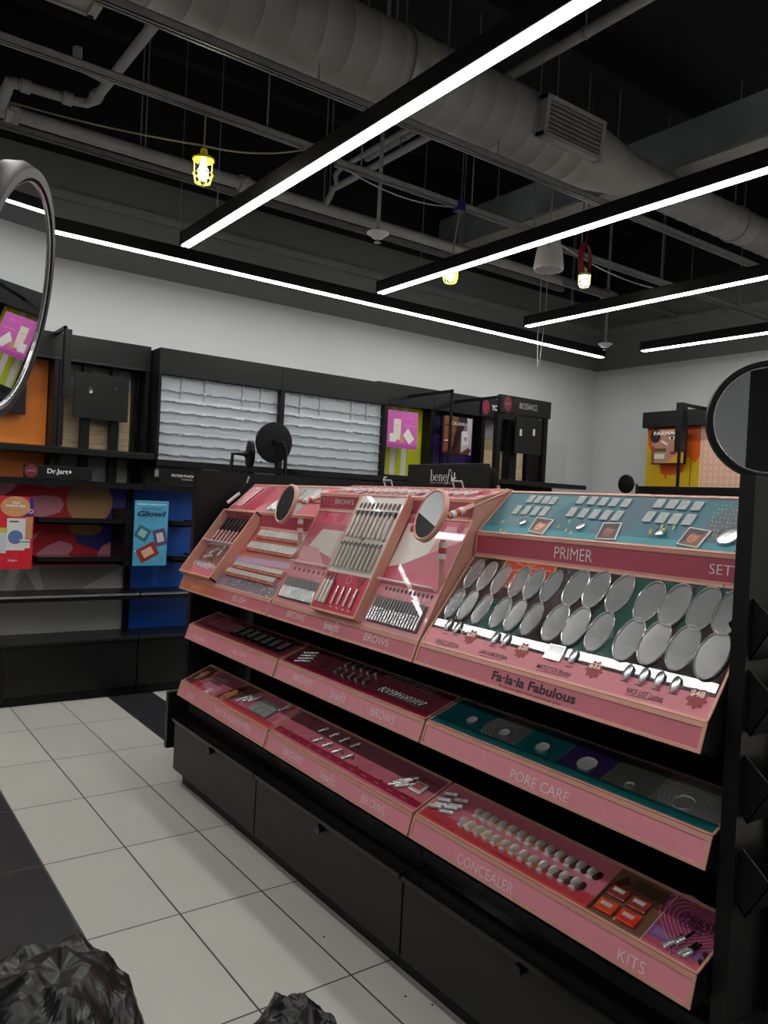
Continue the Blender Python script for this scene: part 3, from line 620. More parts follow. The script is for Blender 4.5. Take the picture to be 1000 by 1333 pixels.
# ---------------------------------------------------------------- what is printed on and set into the trays
def cz(ox, oy, s): return lambda x, y: (ox + x * s, oy + y * s)
def cup(F, u, v, a, b, w, parent, m=WELL, name='tester_cup', n=30):
    k = MB(); T = [2 * math.pi * i / n for i in range(n)]
    pr = [(1.0, 0), (1.0, .0045), (.965, .006), (.93, .0045), (.90, .0012), (.6, .0006), (.0, .0006)]
    vs = [F.at(u + a * q * math.cos(t), v + b * q * math.sin(t), w + h) for q, h in pr for t in T]
    fs = [(i * n + j, i * n + (j + 1) % n, (i + 1) * n + (j + 1) % n, (i + 1) * n + j) for i in range(len(pr) - 1) for j in range(n)]
    k.add(vs, fs[:n * 3], SILVER); k.add(vs, fs[n * 3:], m)
    return k.build(name, parent, smooth=True)
def face(A, u, v, s, skin, hair, lip, rot=0.):
    c, q = math.cos(rot), math.sin(rot); P = lambda x, y: (u + (x * c - y * q) * s, v + (x * q + y * c) * s)
    A.ell(*P(0, 0), s * .62, s * .80, ink(*skin), rot); A.ell(*P(.05, .72), s * .66, s * .30, ink(*hair), rot)
    for x in (-.26, .24):
        A.ell(*P(x, .14), s * .13, s * .055, ink(235, 225, 215), rot); A.ell(*P(x, .14), s * .06, s * .055, ink(30, 16, 12), rot); A.ell(*P(x, .33), s * .18, s * .035, ink(40, 22, 16), rot)
    k = tuple(int(z * .8) for z in skin); A.poly([P(-.02, .12), P(-.10, -.18), P(.10, -.18)], ink(*k)); A.ell(*P(0, -.42), s * .20, s * .085, ink(*lip), rot)

# ---- bay nearest the camera, main slope
o3 = H2[0]; FM, LM, HM = H2[2][0]; c1 = cz(540, 620, .44)
A = Art(FM, .0013)
dg, dgr = ink(58, 96, 88, .12, 1.), ink(88, 78, 76, .12, 1.)
A.poly([(.20, .19), (.42, .33), (.55, .33), (.40, .16)], dgr).poly([(.50, .10), (.62, .342), (.80, .342), (.66, .06)], dg).poly([(.12, .08), (.20, .20), (.36, .12), (.34, .075)], dg).poly([(.80, .342), (.90, .342), (.80, .2)], dg)
u, v = FM.px(*c1(335, 290)); A.ell(u - .01, v + .02, .105, .085, ink(190, 170, 110, .12, 1.)).ell(u - .01, v + .02, .098, .078, ink(206, 84, 60, .12, 1.))
for t in range(9): A.line((u - .01, v + .02), (u - .01 + .09 * math.cos(t * .7), v + .02 + .07 * math.sin(t * .7)), .006, ink(226, 140, 110, .12, 1.))
random.seed(3)
for k in range(70):
    x, y = random.choice([(.03, .29), (.05, .12), (.42, .31), (.86, .32), (.15, .09), (.02, .20)]); x += random.uniform(-.03, .04); y += random.uniform(-.03, .02)
    A.line((x, y), (x + random.uniform(-.015, .015), y + random.uniform(-.018, .018)), .0022, ink(*random.choice([(150, 190, 180), (40, 70, 66), (220, 220, 210), (100, 140, 130)]), .15, 1.))
A.build('festive_print', o3)
A = Art(FM, .0022); pk = ink(212, 122, 134, .35)
A.rect(.007, LM - .007, .0075, .060, pk)
A.build('price_strip', o3)
A = Art(FM, .003)
for x0, y0, x1, y1 in ((62, 496, 115, 508), (192, 530, 258, 546), (360, 573, 455, 597), (625, 646, 735, 672)):
    (ua, va), (ub, vb) = FM.px(*c1(x0, y0)), FM.px(*c1(x1, y1)); A.line((ua, va), (ub, vb), .0014, LETTERDK)
for x, y in ((92, 467), (122, 472), (230, 505), (262, 510), (405, 548), (458, 565), (622, 608), (665, 620), (715, 633), (765, 646)):
    u, v = FM.px(*c1(x, y)); A.rect(u - .011, u + .011, v - .001, v + .001, LETTERDK)
A.build('price_marks', o3)
for x, y in ((168, 477), (320, 517), (533, 573), (837, 660)):
    u, v = FM.px(*c1(x, y)); A = Art(FM, .0032); A.star(u, v, .027, ink(152, 42, 50)); A.build('price_burst', o3)
for s, x0, y0, x1, y1, hh in (('DANGLY LASH Duo', 62, 492, 132, 505, 13), ('LASH & BROW Belle', 192, 524, 276, 540, 13), ('MISTLETOE Blushin\u2019', 360, 568, 468, 590, 14), ('NICE LIST Lashes', 625, 641, 735, 666, 17)):
    ptext(s, FM, c1(x0, y0 - hh), c1(x0, y0), c1(x1, y1), LETTERDK, o3, bold=.005, shear=.15, w=.0032)
for s, x, y in (('$20', 168, 472), ('$20', 322, 512), ('$32', 535, 566), ('$48', 838, 650)):
    u, v = FM.px(*c1(x, y)); text(s, FM, u - .017, v - .006, .034, .017, ink(240, 225, 205), o3, bold=.03, w=.0038)
R1 = [[(178, 292), (218, 300), (258, 308)], [(312, 315), (358, 323), (407, 328)], [(480, 333), (542, 340), (610, 350)], [(697, 375), (775, 385), (858, 395), (938, 408)]]
R2 = [[(122, 378), (162, 385), (203, 395)], [(257, 405), (302, 415), (350, 425)], [(420, 435), (482, 448), (550, 462)], [(637, 485), (713, 497), (797, 510), (885, 535)]]
SZ = {0: (.0265, .056), 1: (.029, .056), 2: (.036, .062), 3: (.038, .064)}
for R in (R1, R2):
    for gi, grp in enumerate(R):
        for k, (x, y) in enumerate(grp):
            u, v = FM.px(*c1(x, y)); a, b = SZ[gi]
            if u < LM - .045: cup(FM, u, v, a, b, .0026 + .0030 * (k % 2), o3)
            else: cup(FM, LM - .046, v, a * .95, b, .0022, o3)
for x, y in ((104, 442), (131, 450), (242, 482), (274, 487), (473, 537), (636, 583), (682, 594), (728, 605), (776, 620)):
    u, v = FM.px(*c1(x, y)); cup(FM, u, v, .0105, .021, .004, o3)
u, v = FM.px(*c1(418, 525)); MB().fbox(FM, u - .028, u + .028, v - .022, v + .022, .002, .008, SILVER).fbox(FM, u - .024, u + .024, v - .018, v + .018, .008, .0085, WELL).build('tester_well', o3)
# ---- its teal upper deck
FU, LU, HU = H2[2][2]; c7 = cz(620, 630, .34); A = Art(FU, .0013)
A.rect(.007, LU - .007, .0075, .035, ink(30, 140, 150))
A.poly([(.05, .035), (.14, .185), (.30, .185), (.21, .035)], ink(70, 118, 130)).poly([(.42, .035), (.50, .185), (.62, .185), (.54, .035)], ink(58, 92, 108)).poly([(.74, .035), (.80, .185), (.88, .185), (.84, .035)], ink(64, 90, 104))
gold = ink(206, 184, 96)
for gx in range(15):
    for gy in range(9):
        u = .885 - gx * .010 + (gy % 2) * .004; v = .045 + gy * .0155
        if u > .80 + (.18 - v) * .3 - .05 and (gx * 7 + gy * 3) % 4: A.ell(u, v, .0016, .0022, gold, n=8)
for gx in range(12):
    for gy in range(8): A.ell(.02 + gx * .008 + gy * .002, .05 + gy * .016, .0013, .002, ink(130, 150, 140), n=8)
for q in range(26):
    u, v = FU.px(*c7(random.choice([330, 690, 745, 110]) + random.uniform(-30, 40), random.uniform(150, 205))); A.rect(u - .0025, u + .0025, v - .006, v + .006, gold if q % 2 else ink(30, 130, 130))
A.build('teal_print', o3)
rows = [[(213, 62), (241, 64), (270, 66), (298, 68)], [(160, 103), (195, 105), (230, 108), (264, 110)], [(405, 66), (449, 69), (490, 72), (532, 75), (577, 78)], [(370, 112), (414, 116), (457, 120), (500, 124), (544, 127)], [(705, 80), (752, 83), (798, 87), (850, 90)], [(665, 130), (715, 135), (765, 139), (818, 142)]]
for ri, r_ in enumerate(rows):
    sc = (1, 1, 1.15, 1.15, 1.3, 1.3)[ri]
    for x, y in r_:
        u, v = FU.px(*c7(x, y)); a = .0115 * sc ** .5; b = .017 if ri % 2 == 0 else .020
        MB().fbox(FU, u - a, u + a, v - b, v + b, .002, .006, mat('pale_well_rim', (.6, .6, .59), .5, noise=.05)).fbox(FU, u - a + .002, u + a - .002, v - b + .003, v + b - .003, .006, .0064, mat('matte_well', (.42, .43, .44), .55, noise=.12, scale=60)).build('tester_well', o3, bevel=.0008)
for x, y, r in ((183, 148, .014), (402, 165, .015), (710, 187, .016), (968, 205, .028)):
    u, v = FU.px(*c7(x, y)); u = min(u, LU - .04); cup(FU, u, v, r, r * 1.1, .002, o3)
for pts, sk, hr, lp in (([(200, 185), (255, 198), (302, 142), (235, 130)], (206, 148, 112), (60, 34, 24), (170, 70, 70)), ([(458, 215), (535, 218), (563, 153), (490, 153)], (120, 68, 48), (26, 18, 18), (110, 40, 44)), ([(768, 235), (850, 250), (905, 185), (820, 170)], (168, 96, 62), (44, 22, 18), (150, 60, 58))):
    P = [FU.px(*c7(*p)) for p in pts]; b = MB().slab(FU, P, .002, .005, WHITE); b.build('photo_card', o3)
    c = (sum(p[0] for p in P) / 4, sum(p[1] for p in P) / 4); Q = [(c[0] + (p[0] - c[0]) * .86, c[1] + (p[1] - c[1]) * .9) for p in P]
    A = Art(FU, .0051); A.poly(Q, ink(*[int(z * .72) for z in sk])); A.poly([(c[0] + (p[0] - c[0]) * .9, c[1] + (p[1] - c[1]) * .9) for p in P[2:] + P[:1]], ink(*hr)); face(A, c[0], c[1], .025, [min(255, int(z * 1.15)) for z in sk], hr, lp, -.25); A.build('portrait_print', o3)
MB().fbox(FU, LU - .085, LU - .077, .008, HU - .008, .001, .010, COPPER).build('divider', o3)
FC = Fr(FM.at(0, .064, .0014), FM.u, FM.v + FM.n * .0245); MB().fbox(FC, .012, LM - .012, 0, HM - .080, 0, .001, CLEAR).build('clear_sheet', o3)

# ---- middle bay
o2 = H1[0]; FB, LB, HB = H1[2][0]; c2 = cz(400, 610, .16); c3 = cz(380, 700, .18); c4 = cz(530, 620, .18); c8 = cz(340, 610, .3)
ROS2, CRIM, OFFW, PNK = ink(196, 84, 108, .3, .5), ink(176, 34, 60), ink(222, 214, 204, .3, .5), ink(226, 150, 160, .3, .5)
A = Art(FB, .0013)
uL, uR = FB.px(401, 700)[0], 0
yL, yR = 2.505, 2.205                    # centre display stand spans these
ul, ur = YS[1] - .004 - yL, YS[1] - .004 - yR
A.rect(.007, ul, .0075, HB - .009, ROS2).rect(ur, LB - .007, .0075, HB - .009, ROS2)
A.poly([(.10, HB - .09), (ul, HB - .09), (ul, .21), (.19, .24), (.06, HB - .17)], OFFW).poly([(.02, .26), (.14, .26), (.25, .18), (.12, .17), (.02, .18)], PNK)
A.poly([(ur, HB - .03), (LB - .12, HB - .03), (LB - .15, HB - .14), (ur + .08, .25), (ur, .23)], OFFW).poly([(LB - .12, HB - .03), (LB - .007, HB - .03), (LB - .007, HB - .08), (LB - .15, HB - .14)], PNK)
A.rect(.007, ul, .0075, .175, PNK).rect(ur, LB - .007, .0075, .165, PNK)
for x, y, r in ((160, 380, .013), (280, 400, .028), (440, 500, .02)): A.pell(*c2(x, y), r, r, ink(186, 40, 70))
for x, y, r in ((50, 375, .017), (265, 370, .017), (393, 380, .018)): A.pell(*c4(x, y), r, r, ink(186, 40, 70))
for j in range(6):
    u = ur + .06 + j * .02; A.arc(u + .02, .20, .018, .0192, 0, 3.1, ink(150, 60, 84)); A.arc(.03 + j * .02, .22, .014, .0152, 0, 3.1, ink(230, 180, 190))
for (a0, a1, n, vv) in ((.045, ul - .03, 8, .155), (ur + .05, LB - .03, 12, .150)):
    for j in range(n): u = a0 + (a1 - a0) * j / (n - 1); A.ell(u, vv, .0055, .0075, ink(44, 24, 22)); A.rect(u - .001, u + .001, vv - .026, vv - .012, ink(170, 80, 90))
A.build('brow_print', o2)
for i_, (u0, u1) in enumerate(((.035, ul - .015), (ur + .025, LB - .025))):
    MB().fbox(FB, u0, u1, .022, .118, -.004, .004, ink(120, 104, 100)).build('bin_floor', o2)
    MB().fbox(FB, u0 - .003, u1 + .003, .018, .122, .018, .0195, CLEAR).build('bin_cover', o2)
    n = int((u1 - u0) / .0145); first = None
    for j in range(n):
        u = u0 + .008 + j * (u1 - u0 - .016) / (n - 1)
        if first is None:
            th = thing('brow_gel_tube', FB.at(u, .03, .01), ('slim silver brow gel tube in the clear bin left of the centre stand', 'slim silver brow gel tube in the bin at the right end of the BROWS tray')[i_], 'makeup tube', ('tubes in the left brow bin', 'tubes in the right brow bin')[i_])
            MB().tube([FB.at(u, .028, .011), FB.at(u, .075, .011)], .005, SILVER, 10).build('barrel', th, smooth=True)
            MB().tube([FB.at(u, .075, .011), FB.at(u, .113, .011)], .0044, mat('smoky_tube', (.35, .33, .32), .3, .3), 10).build('cap', th, smooth=True); first = th; u00 = u
        else:
            q = copy_tree(first); q.location = FB.at(u, .03, .01)
MB().fbox(FB, .02, ul - .01, .178, .184, 0, .03, CLEARW).build('acrylic_ledge', o2); MB().fbox(FB, ur + .01, LB - .02, .170, .176, 0, .03, CLEARW).build('acrylic_ledge', o2)
MB().fbox(FB, .03, ul, .186, .36, .030, .0315, CLEAR).build('clear_cover', o2)

# raised centre stand with the pencil rows
st = thing('brow_shade_stand', (1.6, (yL + yR) / 2, 1.1), 'raised sloping stand of brow pencils on the BROWS tray, white above, crimson below', 'display stand')
FS = frame((1.503, 1.087), (1.716, 1.522), yL); LS = yL - yR; HS = math.hypot(.213, .435)
MB().fbox(FS, 0, LS, 0, HS, -.035, 0, COPPER).build('body', st); e = .008
MB().fbox(FS, 0, LS, 0, e, 0, .004, COPPER).fbox(FS, 0, LS, HS - e, HS, 0, .004, COPPER).fbox(FS, 0, e, 0, HS, 0, .004, COPPER).fbox(FS, LS - e, LS, 0, HS, 0, .004, COPPER).build('stand_frame', st, bevel=.0007)
v1 = FS.px(*c8(270, 440))[1]; v1 = .155
A = Art(FS, .001); A.rect(e, LS - e, e, HS - e, OFFW).rect(e, LS - e, e, v1, ink(190, 44, 72)); A.rect(e + .02, .09, .02, v1 - .01, ink(206, 96, 112))
A.rect(.02, LS - .02, HS - .095, HS - .07, ink(40, 34, 32))
for j in range(10):
    u = .03 + j * (LS - .06) / 9; A.ell(u, HS - .050, .010, .015, ink(*[(150, 110, 80), (90, 60, 44), (120, 80, 56), (50, 34, 28), (36, 26, 24)][j % 5])).ell(u, HS - .050, .006, .010, ink(*[(60, 40, 30), (30, 20, 18)][j % 2]))
    A.ell(u, HS - .205, .0055, .006, ink(40, 22, 24))
A.star(LS / 2 - .01, .295, .009, ink(90, 30, 34), 6)
for x, y in ((.035, .315), (LS - .03, .30), (LS - .035, .355)): A.arc(x, y, .006, .008, 0, 6.28, ink(200, 80, 100))
A.heart(LS - .06, .135, .022, ink(150, 24, 48)); A.arc(LS - .13, .135, .015, .0165, 0, 6.28, ink(240, 200, 205))
for j in range(4): A.rect(.125 + j * .04, .137 + j * .04, .022, .026, ink(240, 210, 210))
for j in range(3): A.ell(.032 + j * .024, v1 - .015, .006, .009, ink(60, 20, 26))
A.build('shade_print', st)
ptext('Find Your Shade', FS, c2(527, 222), c2(525, 236), c2(722, 250), ink(190, 50, 70), st, bold=.01, w=.0022)
PBODY = mat('pale_pencil_barrel', srgb(206, 196, 186), .3, .3, noise=.05); PTIP = mat('grey_pencil_cap', (.22, .21, .2), .3, .4)
def pencils(us, v0, v1, r, label, group, cap=.3, cm=PTIP):
    f = None
    for u in us:
        if f is None:
            f = thing('brow_pencil', FS.at(u, v0, .004), label, 'makeup pencil', group); w_ = .002 + r
            MB().tube([FS.at(u, v0, w_), FS.at(u, v0 + (v1 - v0) * (1 - cap), w_)], r, PBODY, 10).build('barrel', f, smooth=True)
            MB().tube([FS.at(u, v0 + (v1 - v0) * (1 - cap), w_), FS.at(u, v1, w_)], [r * .92, r * .8], cm, 10).build('cap', f, smooth=True)
        else: copy_tree(f).location = FS.at(u, v0, .004)
pencils([.033 + j * (LS - .066) / 8 for j in range(9)], HS - .185, HS - .075, .0062, 'brow pencil in the top row of the raised stand', 'top row of brow pencils', .15)
pencils([.038 + j * (LS - .08) / 8 for j in range(9)], .318, .385 - .115 + .105, .0058, 'short brow pencil in the second row of the raised stand', 'second row of brow pencils', .1, PBODY)
pencils([.030 + j * (LS - .06) / 9 for j in range(10)], .175, .275, .0066, 'brow pencil in the third row of the raised stand', 'third row of brow pencils', .12)
pencils([.036, .060, .084], .030, .128, .008, 'thick brow tube at the crimson foot of the raised stand', 'thick brow tubes at the foot of the stand', .1)
pencils([.130 + j * .040 for j in range(4)], .035, .105, .0045, 'thin silver brow tool on the crimson foot of the raised stand', 'thin tools at the foot of the stand', .4, SILVER)
MB().fbox(FS, .006, LS - .006, .16, .30, .020, .0215, CLEAR).build('clear_cover', st)

# upper decks of the middle bay: tiny testers
FT, LT, HT = H1[2][2]
A = Art(FT, .0013)
for k in range(60):
    u = random.uniform(.03, LT - .05); v = random.uniform(.02, HT - .04); A.poly([(u, v), (u + .022, v), (u + .030, v + .022), (u + .008, v + .022)], ink(*random.choice([(220, 180, 180), (190, 90, 110), (150, 50, 70), (225, 205, 200)])))
A.build('upper_print', o2)
f = None
for j in range(16):
    u = .08 + j * .052
    if f is None: f = thing('lip_tube', FT.at(u, .04, .006), 'short white lip tube lying on the top deck of the middle BROWS tray', 'makeup tube', 'lip tubes on the top deck'); MB().tube([FT.at(u, .04, .008), FT.at(u + .02, .085, .008)], .006, WHITE, 10).build('tube', f, smooth=True); MB().tube([FT.at(u + .02, .085, .008), FT.at(u + .027, .102, .008)], .0055, PINK, 10).build('cap', f, smooth=True)
    else: copy_tree(f).location = FT.at(u, .04, .006)
for px_, py_, lab in ((507, 628, 'left of the two small clear acrylic stands on top of the pink counter'), (598, 630, 'right of the two small clear acrylic stands, below the benefit sign')):
    p = onx(px_, py_ + 6, 1.87); p.z = 1.553; w_ = .025
    o = thing('acrylic_stand', p, lab, 'display stand')
    for s_ in (-w_, w_): MB().tube([(p.x + .0, p.y + s_, p.z), (p.x - .012, p.y + s_, p.z + .03), (p.x - .0, p.y + s_ * 1.0, p.z + .03)], .003, CLEARW, 6).build('leg', o)
    MB().tube([(p.x - .012, p.y - w_, p.z + .03), (p.x - .012, p.y + w_, p.z + .03), (p.x + .004, p.y + w_ * 1.7, p.z + .042), (p.x + .004, p.y + w_ * 1.1, p.z + .043)], .0035, CLEARW, 6).build('lip', o)

# ---- far bay
o1 = H0[0]; FA, LA, HA = H0[2][0]; c6 = cz(280, 620, .16)
yb = 3.42
A = Art(FA, .0013); ub = YS[0] - .004 - yb
A.rect(ub, LA - .007, .0075, HA - .009, ink(176, 110, 100)).rect(ub, LA - .007, .0075, .075, ink(120, 112, 120)).poly([(ub, .145), (LA - .007, .16), (LA - .007, .19), (ub, .175)], ink(170, 140, 170))
A.poly([(ub, .19), (ub + .18, .20), (ub + .10, .34), (ub, .34)], ink(190, 92, 80))
for k in range(60): A.ell(random.uniform(ub + .02, LA - .03), random.uniform(.012, .06), random.uniform(.003, .009), .004, ink(*random.choice([(190, 150, 180), (160, 90, 120), (90, 90, 100), (210, 180, 190)])))
A.build('blush_print', o1)
PALW = mat('pearl_palette_lid', (.62, .60, .58), .2, .25, noise=.08, scale=60, coat=.5); SW = mat('amber_print_strip', srgb(176, 92, 62), .3, noise=.6, scale=70)
def pal(F, u0, u1, v0, v1, label, group, n, parent_scene=True):
    o = thing('blush_palette', F.at((u0 + u1) / 2, v0, .004), label, 'makeup palette', group)
    MB().fbox(F, u0, u1, v0, v1, .002, .012, PINK).build('base', o, bevel=.001)
    d = (u1 - u0) / n
    for k in range(n): MB().fbox(F, u0 + k * d + .0015, u0 + (k + 1) * d - .0015, v0 + .012, v1 - .002, .012, .016, PALW).build('pan_lid', o, bevel=.0008)
    MB().fbox(F, u0, u1, v0, v0 + .011, .012, .0135, SW).build('shade_strip', o)
pal(FA, ub + .06, LA - .03, .285, .335, 'long row of pearly blush pans, upper of two below the rose riser', 'pearly blush rows', 7)
pal(FA, ub + .05, LA - .07, .210, .262, 'long row of pearly blush pans, lower of two below the rose riser', 'pearly blush rows', 6)
pal(FA, ub + .055, LA - .045, .105, .140, 'wide pearly palette, back half of the big framed blush display', 'wide framed palettes', 1)
pal(FA, ub + .035, LA - .065, .062, .100, 'wide pearly palette, front half of the big framed blush display', 'wide framed palettes', 1)
bx_ = thing('mascara_box', (1.6, 3.61, 1.1), 'raised open copper box of brushes and mascaras at the far left end of the counter', 'display stand')
FX = frame((1.497, 1.096), (1.728, 1.418), YS[0] - .004); LX = YS[0] - .004 - yb; HX = math.hypot(.231, .322)
MB().fbox(FX, 0, LX, 0, HX, -.055, -.05, COPPER).fbox(FX, 0, .010, 0, HX, -.05, 0, COPPER).fbox(FX, LX - .010, LX, 0, HX, -.05, 0, COPPER).fbox(FX, 0, LX, 0, .010, -.05, 0, COPPER).fbox(FX, 0, LX, HX - .01, HX, -.05, 0, COPPER).build('body', bx_, bevel=.0008)
MB().fbox(FX, .01, LX - .01, .01, HX - .01, -.05, -.047, ink(140, 90, 84)).build('floor_board', bx_); MB().fbox(FX, .01, LX - .01, HX * .50, HX * .50 + .006, -.04, .001, CLEARW).build('divider', bx_)
A = Art(FX, -.0465)
A.rect(.01, LX - .01, HX * .5, HX - .01, ink(120, 66, 66)).rect(.01, LX - .01, .01, .05, ink(170, 60, 90))
for j in range(4): u = .05 + j * .08; A.ell(u, HX - .05, .028, .035, ink(60, 30, 26)).ell(u, HX - .055, .016, .020, ink(176, 110, 70))
for j in range(3): A.rect(.03 + j * .11, .11 + j * .11, .018, .04, ink(*[(110, 30, 50), (190, 80, 110), (110, 30, 50)][j]))
A.build('lining_print', bx_)
f = None; MASC = mat('mascara_metal', srgb(196, 150, 150), .25, .5)
for j in range(8):
    u = .04 + j * (LX - .08) / 7
    if f is None: f = thing('mascara_tube', FX.at(u, HX * .53, -.035), 'slim mascara leaning in the back half of the raised copper box', 'mascara', 'mascaras in the copper box'); MB().tube([FX.at(u, HX * .53, -.034), FX.at(u + .008, HX * .72, -.034)], .0075, MASC, 12).build('barrel', f, smooth=True); MB().tube([FX.at(u + .008, HX * .72, -.034), FX.at(u + .012, HX - .03, -.034)], .0068, BLACK_GLOSS, 12).build('cap', f, smooth=True)
    else: copy_tree(f).location = FX.at(u, HX * .53, -.035)
for j in range(5):
    u = .09 + j * .045; o = thing('clear_cup', FX.at(u, .06, -.045), 'small cloudy plastic cup in the front half of the copper box', 'cup', 'cups in the copper box')
    MB().lathe(FX.at(u, .070 + .004 * (j % 2), -.046), FX.n, [(.012, 0), (.016, .034), (.0145, .034), (.0105, .003), (.0001, .003)], CLEARW, 14, close=False).build('cup_wall', o, smooth=True)
for j, (u, v, a) in enumerate(((.16, .16, .5), (.24, .17, 1.2), (.13, .125, .2))):
    o = thing('white_brush', FX.at(u, v, -.04), ('white brush lying across the middle of the copper box', 'white brush standing by the divider of the copper box', 'short white brush left in the copper box')[j], 'makeup brush')
    d = (math.cos(a) * .035, math.sin(a) * .035); MB().tube([FX.at(u - d[0], v - d[1], -.03), FX.at(u, v, -.03)], .005, WHITE, 8).build('handle', o, smooth=True); MB().tube([FX.at(u, v, -.03), FX.at(u + d[0], v + d[1], -.03)], [.006, .009], PALW, 8).build('bristles', o, smooth=True)
FY, LY, HY = H0[2][2]; A = Art(FY, .0013)
A.rect(.01, .18, .01, HY - .01, ink(186, 96, 116)).poly([(.14, .01), (.28, .01), (.36, .11), (.26, HY - .01), (.20, HY - .01)], ink(178, 26, 56)).rect(.28, .40, .07, HY - .01, ink(190, 70, 90)).rect(.40, .70, .01, HY - .01, ink(150, 140, 130)).rect(.72, LY - .01, .01, HY - .01, ink(196, 70, 84))
A.build('upper_print', o1)
for j in range(4): u = .03 + j * .028; tag(MB().tube([FY.at(u, .03, .006), FY.at(u + .03, HY - .03, .006)], .005, MASC, 8).build('lip_pencil', smooth=True), 'slim lip pencil at the far left end of the top deck', 'makeup pencil', 'lip pencils on the top deck')
for j in range(6): u = .42 + j * .026; tag(MB().tube([FY.at(u, .02, .006), FY.at(u + .03, HY - .03, .006)], .006, PALW, 8).build('makeup_brush', smooth=True), 'pale makeup brush beside the crimson patch on the top deck', 'makeup brush', 'brushes on the top deck')
for j in range(6): u = .60 + j * .052; o = thing('pan_tester', FY.at(u, .1, .002), 'square white pan tester on the top deck behind the round mirror', 'makeup palette', 'pan testers on the top deck'); MB().fbox(FY, u, u + .046, .10, .17, .002, .010, PALW).build('lid', o, bevel=.001); MB().fbox(FY, u, u + .046, .088, .099, .002, .008, SW).build('shade_strip', o)
o = thing('tester_brush', FY.at(.09, .03, .01), 'black handled brush with white tip sticking up at the far left corner of the tray', 'makeup brush')
MB().tube([FY.at(-.0, .02, .03), FY.at(.02, .10, .03)], .009, WHITE, 10).build('bristles', o, smooth=True); MB().tube([FY.at(.02, .10, .03), FY.at(.035, .16, .05)], .006, BLACK_GLOSS, 10).build('handle', o, smooth=True); MB().tube([FY.at(.035, .16, .05), FY.at(.040, .19, .07)], .005, SILVER, 10).build('tip', o, smooth=True)

# ---- round copper framed mirrors standing on the trays
ORG = mat('orange_band', srgb(198, 78, 36), .4); 
def tray_mirror(c, n, r, post, arm, label):
    o = thing('tray_mirror', c, label, 'mirror', 'copper mirrors on the pink trays'); c = Vector(c); n = Vector(n).normalized()
    MB().lathe(c, n, [(r * .86, .006), (r * .92, .010), (r, .006), (r, -.008), (r * .85, -.010), (.0001, -.010)], COPPER, 48, close=False).build('frame', o, smooth=True)
    MB().lathe(c, n, [(.0001, .007), (r * .87, .007)], MIRROR, 48, close=False).build('glass', o)
    for (a, b), nm in ((post, 'post'), (arm, 'arm')):
        a, b = Vector(a), Vector(b); MB().tube([a, b], .0105, COPPER, 4).build(nm, o); d = (b - a).normalized()
        for k, (t0, t1, m) in enumerate(((.008, .026, WHITE), (.027, .043, ORG), (.044, .062, WHITE))): MB().tube([a + d * t0, a + d * t1], .0125, m, 14).build('band', o, smooth=True)
    return o
c = ony(561, 671, 1.925); pb = Vector((c.x + .030, 1.895, c.z - .075))
tray_mirror(c, (-.95, .20, .345), .090, (pb, (pb.x + .002, 1.895, 1.16)), ((c.x + .045, 1.89, c.z + .0), (1.885, 1.885, 1.553)), 'round copper framed mirror on the right end of the BROWS tray, pale reflection')
c = ony(373, 656, 2.93); pb = Vector((c.x + .035, 2.865, c.z - .055))
tray_mirror(c, (-.96, .10, .31), .088, (pb, (pb.x + .0, 2.865, 1.18)), ((c.x + .04, 2.865, c.z + .01), (1.80, 2.86, 1.52)), 'round copper framed mirror between the BLUSH and BROWS trays, dark reflection')

# ---- sign on top
sg = thing('brand_sign', (1.95, 2.25, 1.55), 'black sign lettered benefit in white serifs standing on top of the pink counter', 'sign')
a = onx(531.5, 604.5, 1.95); b = onx(632, 602.5, 1.95)
MB().box(1.95, 1.975, b.y, a.y, 1.5, a.z, BLACK_SATIN).build('board', sg, bevel=.001)
F = Fr((1.95, a.y, 1.5), (0, -1, 0), (0, 0, 1)); cs = cz(500, 590, .22)
u0, v0 = F.px(*cs(274, 163)); u1, v1_ = F.px(*cs(440, 163)); logo(F, u0, v0, u1 - u0, F.px(*cs(274, 98))[1] - v0, ink(235, 235, 232), sg)
text('SAN FRANCISCO', F, u0, F.px(*cs(274, 179))[1], .14, .007, ink(180, 180, 180), sg, bold=0)

# ---- lower trays
def strip(o, D, L, m, v0=.0075, v1=.036, name='colour_band'): A = Art(D, .0013); A.rect(.007, L - .007, v0, v1, m); return A
o, F, D, L, h = G[1, 2]; c5 = cz(560, 1010, .24); c9 = cz(740, 1110, .21)
uA = D.px(783, 1160)[0]; uB = D.px(854, 1200)[0]
A = Art(D, .0013); A.rect(.007, uA, .0075, .050, ink(206, 66, 74, .35)).rect(uA, uB, .0075, h - .009, ink(120, 84, 66)).rect(uB, L - .007, .0075, h - .009, ink(150, 66, 104))
A.rect(uB, L - .007, .0075, .030, ink(196, 92, 110)).poly([(uB, .03), (L - .007, .03), (L - .007, .05), (uB + .05, .075), (uB, .06)], ink(150, 96, 158))
hu, hv = uB + (L - uB) * .52, h * .62
for k in range(7, 0, -1): A.heart(hu, hv, .012 + .0125 * k, ink(196, 110, 140)); A.heart(hu, hv, .007 + .0125 * k, ink(142, 56, 92))
A.rect(uB - .001, uB + .001, .0075, h - .01, ink(230, 200, 190))
for x, y in ((860, 648), (830, 690)): A.heart(*D.px(*c9(x, y)), .011, ink(40, 20, 34))
for k in range(3): A.line((uB + .012, .055 - k * .006), (uB + .06, .055 - k * .006), .0012, ink(210, 180, 220))
A.poly([(uA + .01, .012), (uA + .012, .09), (uA + .05, .13), (uA + .03, .15), (uA + .004, .1), (uA + .004, .012)], ink(70, 40, 30)).rect(uA + .055, uB - .012, h - .055, h - .020, ink(84, 60, 48))
for x0, y0, x1, y1 in ((350, 425, 435, 472), (60, 235 + 0, 118, 270)): pass
